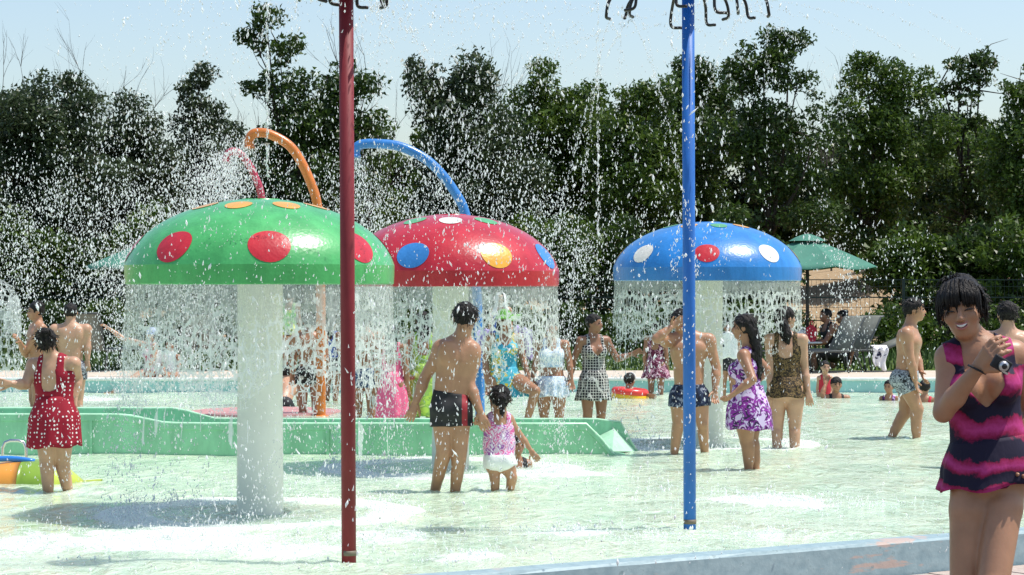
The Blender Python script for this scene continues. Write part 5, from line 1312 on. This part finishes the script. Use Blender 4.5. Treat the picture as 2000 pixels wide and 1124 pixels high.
# side table under the sunshade carries the bags
def side_table():
    s = FPX / 35.6; t = empty('side_table', ((1580 - 1000) / s, 35.6, DECK_Z)); tag(t, 'small white round table under the right sunshade', 'side table')
    zt = EYE + (562 - 668) / s - DECK_Z
    MB().lathe([(.004, zt), (.2, zt), (.21, zt - .012), (.2, zt - .028), (.004, zt - .028)], n=28).build('table_top', M['coping'], t)
    for k in range(3):
        a = 2.1 * k + .4; MB().tube([(.1 * math.cos(a), .1 * math.sin(a), zt - .03), (.19 * math.cos(a), .19 * math.sin(a), 0)], .012, 8).build('leg', M['alu'], t)
side_table()
bag('red bag on the small table under the right sunshade', 1585, 667.5, 35.55, M['red_cloth'], .075, .26)
bag('white bundle on the small table, left of the red bag', 1568, 667.5, 35.65, M['white_cloth'], .085, .18)
def draped(label, px, py, Y, w_, h_):
    s = FPX / Y; c = PT(px, py, s); n, m = 16, 16; V = []
    for i in range(m + 1):
        for k in range(n + 1):
            a = k / n - .5; b_ = i / m; d = .05 * math.sin(math.pi * min(1, b_ * 3)) if b_ < .33 else .05
            V.append((a * w_ * (1 - .3 * b_) + .02 * math.sin(b_ * 7), (.09 if b_ < .12 else 0) * (1 - b_ * 8) - .02 * math.sin(a * 14 + b_ * 3) - d * .3, -b_ * h_ * (1 + .12 * math.sin(a * 5))))
    F = [(i * (n + 1) + k, i * (n + 1) + k + 1, (i + 1) * (n + 1) + k + 1, (i + 1) * (n + 1) + k) for i in range(m) for k in range(n)]
    o = obj('towel', mesh_np('towel', np.array(V), F), M['towel'], loc=c); md = o.modifiers.new('t', 'SOLIDIFY'); md.thickness = .012; tag(o, label, 'towel')
M['towel'] = mat_pattern('white_towel_with_dark_print', 'floral', [(.78, .78, .8), (.78, .78, .8), (.76, .76, .8), (.03, .03, .06)], 6, .9)
draped('white towel with dark print hanging from the chair rail left of the walking man', 1718, 676, 34.4, .24, .34)
lounger('low grey sling lounger under the white towel, left of the walking man', 1716, 34.75, 190, 22)

# ------------------------------------------------------------------ falling water, jets and spray
def mat_film(name, fac, col=(.80, .84, .82), tint=1.0):
    m, nt, N, L, b = mat_new(name); setp(b, rough=.12, spec=.6); b.inputs['Base Color'].default_value = (*col, 1)
    v = coords(N, L, (1, 1, .18)); n = noise(N, L, v, 24, 4, .6)
    r = ramp(N, [(.3, (fac * .55,) * 3), (.72, (min(1, fac * 1.5),) * 3)]); L.new(n.outputs['Fac'], r.inputs[0])
    n2 = noise(N, L, coords(N, L, (1, 1, .3)), 40, 3); bump(N, L, n2.outputs['Fac'], b, .6, .02)
    tr = N.new('ShaderNodeBsdfTransparent'); tl = N.new('ShaderNodeBsdfTranslucent'); tl.inputs['Color'].default_value = (*col, 1)
    m1 = N.new('ShaderNodeMixShader'); m1.inputs[0].default_value = .45; L.new(b.outputs[0], m1.inputs[1]); L.new(tl.outputs[0], m1.inputs[2])
    ms = N.new('ShaderNodeMixShader'); L.new(r.outputs[0], ms.inputs[0]); L.new(tr.outputs[0], ms.inputs[1]); L.new(m1.outputs[0], ms.inputs[2])
    L.new(ms.outputs[0], N['Material Output'].inputs['Surface']); return m
M['film'] = mat_film('water_film', .34, (.66, .70, .68)); M['lace'] = mat_film('water_strands', .72, (.86, .9, .88)); M['bell'] = mat_film('water_bell_film', .5, (.7, .75, .75))
def _drop():
    m, nt, N, L, b = mat_new('water_drops'); b.inputs['Base Color'].default_value = (.93, .95, .95, 1); setp(b, rough=.15, spec=.8)
    tl = N.new('ShaderNodeBsdfTranslucent'); tl.inputs['Color'].default_value = (.95, .97, .97, 1)
    ms = N.new('ShaderNodeMixShader'); ms.inputs[0].default_value = .5; L.new(b.outputs[0], ms.inputs[1]); L.new(tl.outputs[0], ms.inputs[2])
    g = N.new('ShaderNodeNewGeometry'); mr = N.new('ShaderNodeMapRange'); mr.inputs[3].default_value = .0; mr.inputs[4].default_value = .6; L.new(g.outputs['Random Per Island'], mr.inputs[0])
    tr = N.new('ShaderNodeBsdfTransparent'); m2 = N.new('ShaderNodeMixShader'); L.new(mr.outputs[0], m2.inputs[0]); L.new(ms.outputs[0], m2.inputs[1]); L.new(tr.outputs[0], m2.inputs[2]); L.new(m2.outputs[0], N['Material Output'].inputs['Surface']); return m
M['drop'] = _drop()

def voro_edge(U, Vv, seed, wrap):
    """distance from the borders of a jittered cell pattern"""
    r = np.random.default_rng(seed); J = r.uniform(.1, .9, (wrap, 64, 2)); iu = np.floor(U).astype(int); iv = np.floor(Vv).astype(int)
    f1 = np.full(U.shape, 9.); f2 = np.full(U.shape, 9.)
    for a in (-1, 0, 1):
        for b_ in (-1, 0, 1):
            p = J[(iu + a) % wrap, (iv + b_) % 64]; d = np.hypot(iu + a + p[..., 0] - U, iv + b_ + p[..., 1] - Vv)
            f2 = np.where(d < f1, f1, np.minimum(f2, d)); f1 = np.minimum(f1, d)
    return f2 - f1
def vnoise(U, Vv, seed, wrap):
    r = np.random.default_rng(seed); J = r.uniform(0, 1, (wrap, 64)); iu = np.floor(U).astype(int); iv = np.floor(Vv).astype(int); fu = U - iu; fv = Vv - iv; fu = fu * fu * (3 - 2 * fu); fv = fv * fv * (3 - 2 * fv)
    g = lambda a, b_: J[(iu + a) % wrap, (iv + b_) % 64]
    return (g(0, 0) * (1 - fu) + g(1, 0) * fu) * (1 - fv) + (g(0, 1) * (1 - fu) + g(1, 1) * fu) * fv

DROPS = []     # (positions, radii, stretch)
def curtain(label, px, s, R, zrim, seed, sheet=.22, name='water_curtain', heavy=1.0):
    X, Y = (px - 1000) / s, FPX / s; n, m = 860, int(190 * zrim / 1.5); r = np.random.default_rng(seed)
    th = np.linspace(0, 2 * np.pi, n, endpoint=False); z = np.linspace(zrim + .006, 0.0, m)
    TH, Z = np.meshgrid(th, z, indexing='ij'); D = zrim - Z
    rag = vnoise(TH / 6.2832 * 26, D * 0 + 1.5, seed, 26) * .75 + vnoise(TH / 6.2832 * 90, D * 0 + 3.5, seed + 5, 90) * .35
    edge = voro_edge(TH / 6.2832 * 78, D * 7.5, seed + 1, 78); edge2 = voro_edge(TH / 6.2832 * 170, D * 13 + 5, seed + 2, 170); nz = vnoise(TH / 6.2832 * 40, D * 6, seed + 3, 40)
    hole = voro_edge(TH / 6.2832 * 40, D * 5 + 9, seed + 4, 40)
    lim = sheet * (.35 + rag)
    sheetm = (D < lim) & ~((hole > .55) & (D > .05)) & ~((D > lim * .6) & (edge2 > .5))
    lend = lim + (.22 + .38 * nz) * heavy
    lace = (~sheetm) & (D < lend) & ((edge < .17 - .10 * (D - lim) / .5) | ((edge2 < .10) & (nz > .35)))
    vert = vnoise(TH / 6.2832 * 300, D * 2.2, seed + 8, 300); lace |= (~sheetm) & (D < lend + .35) & (vert > .92) & (nz > .3)
    wob = .008 * np.sin(TH * 31 + D * 9) * D + .02 * (vnoise(TH / 6.2832 * 60, D * 4, seed + 9, 60) - .5) * np.minimum(D * 3, 1) + .03 * D
    RR = R - .012 + wob; P = np.stack([RR * np.sin(TH), -RR * np.cos(TH), Z], -1)
    idx = np.arange(n * m).reshape(n, m)
    def part(mask, nm, mat, par):
        a = mask[:, :-1]; i, j = np.nonzero(a); i2 = (i + 1) % n
        F = np.stack([idx[i, j], idx[i, j + 1], idx[i2, j + 1], idx[i2, j]], 1); used = np.unique(F); mp = np.full(n * m, -1); mp[used] = np.arange(len(used))
        return obj(nm, mesh_np(nm, P.reshape(-1, 3)[used], mp[F]), mat, par)
    t = empty(name, (X, Y, 0)); tag(t, label, 'water curtain', kind='stuff')
    a = part(sheetm, 'water_sheet', M['film'], t); b_ = part(lace, 'water_strands', M['lace'], t)
    k = int(6200 * heavy); tt = r.uniform(0, 6.2832, k); dz = .12 + (zrim - .12) * r.uniform(0, 1, k) ** .8
    cl = vnoise(tt / 6.2832 * 30, dz * 3, seed + 20, 30); ok = cl > r.uniform(.34, .72, k); tt, dz = tt[ok], dz[ok]
    rr_ = R + .03 * dz + r.normal(0, .02 + .05 * dz, len(tt))
    DROPS.append((np.stack([X + rr_ * np.sin(tt), Y - rr_ * np.cos(tt), zrim - dz], 1), r.lognormal(math.log(.0034), .4, len(tt)), 1.5))
    k = int(2000 * heavy); tt = r.uniform(0, 6.2832, k); q = r.normal(0, .13, k); hh = np.abs(r.normal(0, .05, k)) * np.exp(-(q / .2) ** 2) + .003        # splash at the foot
    DROPS.append((np.stack([X + (R + .04 + q) * np.sin(tt), Y - (R + .04 + q) * np.cos(tt), hh], 1), r.lognormal(math.log(.0036), .4, k), 1.2))
zr = lambda y, s: EYE + (562 - y) / s
curtain('curtain of water falling from the green mushroom', 508, sg, 262 / sg, zr(556, sg), 21, .30)
curtain('curtain of water falling from the red mushroom', 880, sr, 212 / sr, zr(560, sr), 41, .20)
curtain('curtain of water falling from the blue mushroom', 1381, sb, 183.5 / sb, zr(549, sb), 61, .12)

# water bell at the left edge
def bell():
    s = scale_at(792); X, Y = (-28 - 1000) / s, FPX / s; n, m = 240, 110; seed = 91
    th = np.linspace(0, 2 * np.pi, n, endpoint=False); t_ = np.linspace(0, 1, m); TH, Tt = np.meshgrid(th, t_, indexing='ij')
    zt = EYE + (562 - 540) / s; R0 = 64 / s
    RR = R0 * np.sin(np.minimum(Tt * 2.2, 1) * np.pi / 2) ** .8 * (1 - .04 * np.sin(6 * TH) * Tt) + .02; Z = zt * (1 - Tt ** 1.6)
    e = voro_edge(TH / 6.2832 * 22, Tt * 16, seed, 22); nz = vnoise(TH / 6.2832 * 12, Tt * 9, seed, 12)
    keep = (e < .16) | (Tt < .10 + .5 * (nz > .62)) ; keep[:, -1] = False
    P = np.stack([RR * np.sin(TH), -RR * np.cos(TH), Z], -1); idx = np.arange(n * m).reshape(n, m); i, j = np.nonzero(keep[:, :-1]); i2 = (i + 1) % n
    F = np.stack([idx[i, j], idx[i, j + 1], idx[i2, j + 1], idx[i2, j]], 1)
    t = empty('water_bell', (X, Y, 0)); tag(t, 'bell of falling water cut by the left edge of the frame', 'water bell', kind='stuff')
    obj('water_sheet', mesh_np('water_bell', P.reshape(-1, 3), F), M['bell'], t)
    mb = MB(); mb.lathe([(.05, -.3), (.05, zt - .12), (.08, zt - .06), (.08, zt - .01), (.02, zt + .01)], n=20); f = empty('bell_nozzle', (X, Y, 0)); tag(f, 'grey riser pipe inside the water bell at the left edge', 'fountain'); mb.build('riser', M['stalk'], f)
bell()

# thrown drops fly on real arcs from the nozzles
def arcs(src, n_jets, per, v, el, az=(0, 6.2832), spread=.05, rad=.0048, seed=0, tmax=2.0, line=0, stretch=1.3, sig=.4, clump=0):
    r = np.random.default_rng(seed); out = []
    for k in range(n_jets):
        a = r.uniform(*az); e = r.uniform(*el); vv = r.uniform(*v); d = np.array([math.cos(e) * math.cos(a), math.cos(e) * math.sin(a), math.sin(e)]) * vv
        z0 = src[2]; tl = (d[2] + math.sqrt(d[2] ** 2 + 2 * 9.81 * max(z0, .05))) / 9.81; tl = min(tl, tmax)
        t = r.uniform(0, 1, per) ** .75 * tl
        sp = spread * (.15 + t / tl) [:, None]
        out.append(src + d * t[:, None] + np.array([0, 0, -4.905]) * (t ** 2)[:, None] + r.normal(0, 1, (per, 3)) * sp)
    P = np.concatenate(out); P = P[P[:, 2] > 0.004]
    DROPS.append((P, r.lognormal(math.log(rad), sig, len(P)), stretch))
D2 = math.radians
arcs(np.array(top_r) + [0, 0, .1], 34, 150, (1.6, 3.6), (D2(15), D2(75)), spread=.16, rad=.0027, seed=1, sig=.45)
arcs(np.array(top_r) + [0, 0, .1], 20, 130, (1.2, 3.4), (D2(20), D2(75)), az=(math.pi * .75, math.pi * 1.25), spread=.17, rad=.0030, seed=2, sig=.5)
arcs(np.array(top_r) + [0, 0, .1], 14, 110, (1.2, 3.2), (D2(20), D2(75)), az=(-.6, .6), spread=.15, rad=.0027, seed=3, sig=.5)
for (tip, d), k in zip(tips_b, range(99)):
    a = math.atan2(d[1], d[0]); arcs(tip, 1, 170, (1.5, 3.3), (D2(-5), D2(20)), az=(a - .1, a + .1), spread=.018, rad=.0027, seed=100 + k, sig=.3, stretch=1.6)
for (tip, d), k in zip(tips_r, range(99)):
    a = math.atan2(d[1], d[0]); arcs(tip, 2, 150, (1.5, 3.6), (D2(-5), D2(50)), az=(a - .2, a + .2), spread=.03, rad=.0034, seed=150 + k, sig=.35, stretch=1.5)
arcs(np.array(top_b) + [0, 0, .1], 22, 90, (1.6, 3.4), (D2(10), D2(70)), spread=.10, rad=.0040, seed=5)
# thin unbroken jets thrown by the blue post
for k, (az_, el_, vv) in enumerate([(168, 12, 4.2), (176, 4, 3.6), (185, 18, 4.6), (200, 8, 3.4), (158, 22, 4.4), (232, -30, 2.2), (250, -38, 1.9), (300, -35, 2.0), (8, 14, 4.0), (-14, 20, 3.6), (20, 24, 4.4), (100, 20, 3.5)]):
    a = math.radians(az_); arcs(tips_b[k % len(tips_b)][0], 1, 420, (vv, vv + .05), (D2(el_), D2(el_ + .5)), az=(a, a + .01), spread=.011, rad=.0027, seed=500 + k, sig=.3, stretch=1.5)
# jets out of the hooked pipes: heavy sprays falling on the left
arcs(hp1[2], 30, 150, (.6, 2.4), (D2(-80), D2(30)), az=(math.pi * .6, math.pi * 1.4), spread=.34, rad=.0054, seed=6, sig=.45)
arcs(hp2[2], 30, 150, (.4, 2.4), (D2(-80), D2(40)), az=(math.pi * .5, math.pi * 1.5), spread=.34, rad=.0054, seed=7, sig=.45)
arcs(hp3[2], 26, 110, (.3, 1.8), (D2(-85), D2(30)), az=(0, 6.28), spread=.18, rad=.0048, seed=8, sig=.45)
# tall ground jets behind the mushrooms throw water over everything
for k, (px, yb, zt, n_) in enumerate([(360, 800, 3.6, 60), (240, 790, 3.0, 40), (760, 790, 3.2, 44), (930, 800, 3.3, 46), (1120, 790, 3.0, 26), (1660, 775, 2.2, 10), (60, 800, 3.0, 30)]):
    s = scale_at(yb); src = PT(px, yb, s); src[2] = .02; v0 = math.sqrt(2 * 9.81 * zt)
    arcs(src, n_, 130, (v0 * .75, v0 * 1.02), (D2(76), D2(89)), spread=.17, rad=.0052, seed=200 + k, sig=.45)
# thin vertical strings of drops
for k, (px, s, z0, z1) in enumerate([(522, 300, 2.2, 3.6), (1168, 250, 1.9, 3.9)]):
    r = np.random.default_rng(300 + k); n_ = 200; z = r.uniform(z0, z1, n_); DROPS.append((np.stack([(px - 1000) / s + r.normal(0, .006, n_), FPX / s + r.normal(0, .006, n_), z], 1), r.lognormal(math.log(.0042), .3, n_), 2.2))
# splash crowns wherever drops hit the pool
for k, (cx, cy, R, w_, st) in enumerate(SPLASH):
    if R: continue
    r = np.random.default_rng(400 + k); n_ = int(800 * st * w_ / .5); a = r.uniform(0, 6.28, n_); q = np.abs(r.normal(0, w_ * 1.0, n_)); h_ = np.abs(r.normal(0, .022, n_)) * np.exp(-(q / w_) ** 2 * .5) + .003
    P = np.stack([cx + q * np.cos(a), cy + q * np.sin(a), h_], 1); P = P[P[:, 1] > curb_y(P[:, 0]) + .25]; DROPS.append((P, r.lognormal(math.log(.0042), .4, len(P)), 1.1))

def build_drops():
    P = np.concatenate([d[0] for d in DROPS]); R = np.concatenate([d[1] for d in DROPS]); S = np.concatenate([np.full(len(d[0]), d[2]) for d in DROPS])
    ok = (P[:, 1] > 9.6) & (P[:, 2] > 0) & (P[:, 2] < 4.6); P, R, S = P[ok], np.clip(R[ok], .0016, .0095), S[ok]
    n = len(P); r = np.random.default_rng(5); tilt = r.normal(0, .25, (n, 2)); S = S * r.uniform(.9, 2.4, n); R = R * .9
    OC = (np.array([[1, 0, 0], [0, 1, 0], [-1, 0, 0], [0, -1, 0], [0, 0, 1], [0, 0, -1]], float), np.array([[0, 1, 4], [1, 2, 4], [2, 3, 4], [3, 0, 4], [1, 0, 5], [2, 1, 5], [3, 2, 5], [0, 3, 5]]))
    q3 = 1.05; TE = (np.array([[q3, q3, -.7], [-q3, q3 * .3, -.7], [.2, -q3 * 1.2, -.7], [0, 0, 1.2]]) * .95, np.array([[0, 2, 1], [0, 1, 3], [1, 2, 3], [2, 0, 3]]))
    VV = []; FF = []; n0 = 0
    for msk, (O, T_) in ((R >= .0055, OC), (R < .0055, TE)):
        p, rr, ss, tt = P[msk], R[msk], S[msk], tilt[msk]; m = len(p); k = len(O)
        V = np.repeat(O[None], m, 0) * rr[:, None, None]; V[:, :, 2] *= ss[:, None]; V[:, :, 0] += V[:, :, 2] * tt[:, :1]; V[:, :, 1] += V[:, :, 2] * tt[:, 1:]; V += p[:, None, :]
        VV.append(V.reshape(-1, 3)); FF.append((np.arange(m)[:, None, None] * k + T_[None]).reshape(-1, 3) + n0); n0 += m * k
    V = np.concatenate(VV); F = np.concatenate(FF)
    tag(obj('water_drops', mesh_np('water_drops', V, F), M['drop']), 'white spray of water drops flying over the whole pool', 'water spray', kind='stuff')
    print('drops', n)
build_drops()
print('TRIS', sum(sum(len(p.vertices) - 2 for p in o.data.polygons) for o in SC.objects if o.type == 'MESH'))
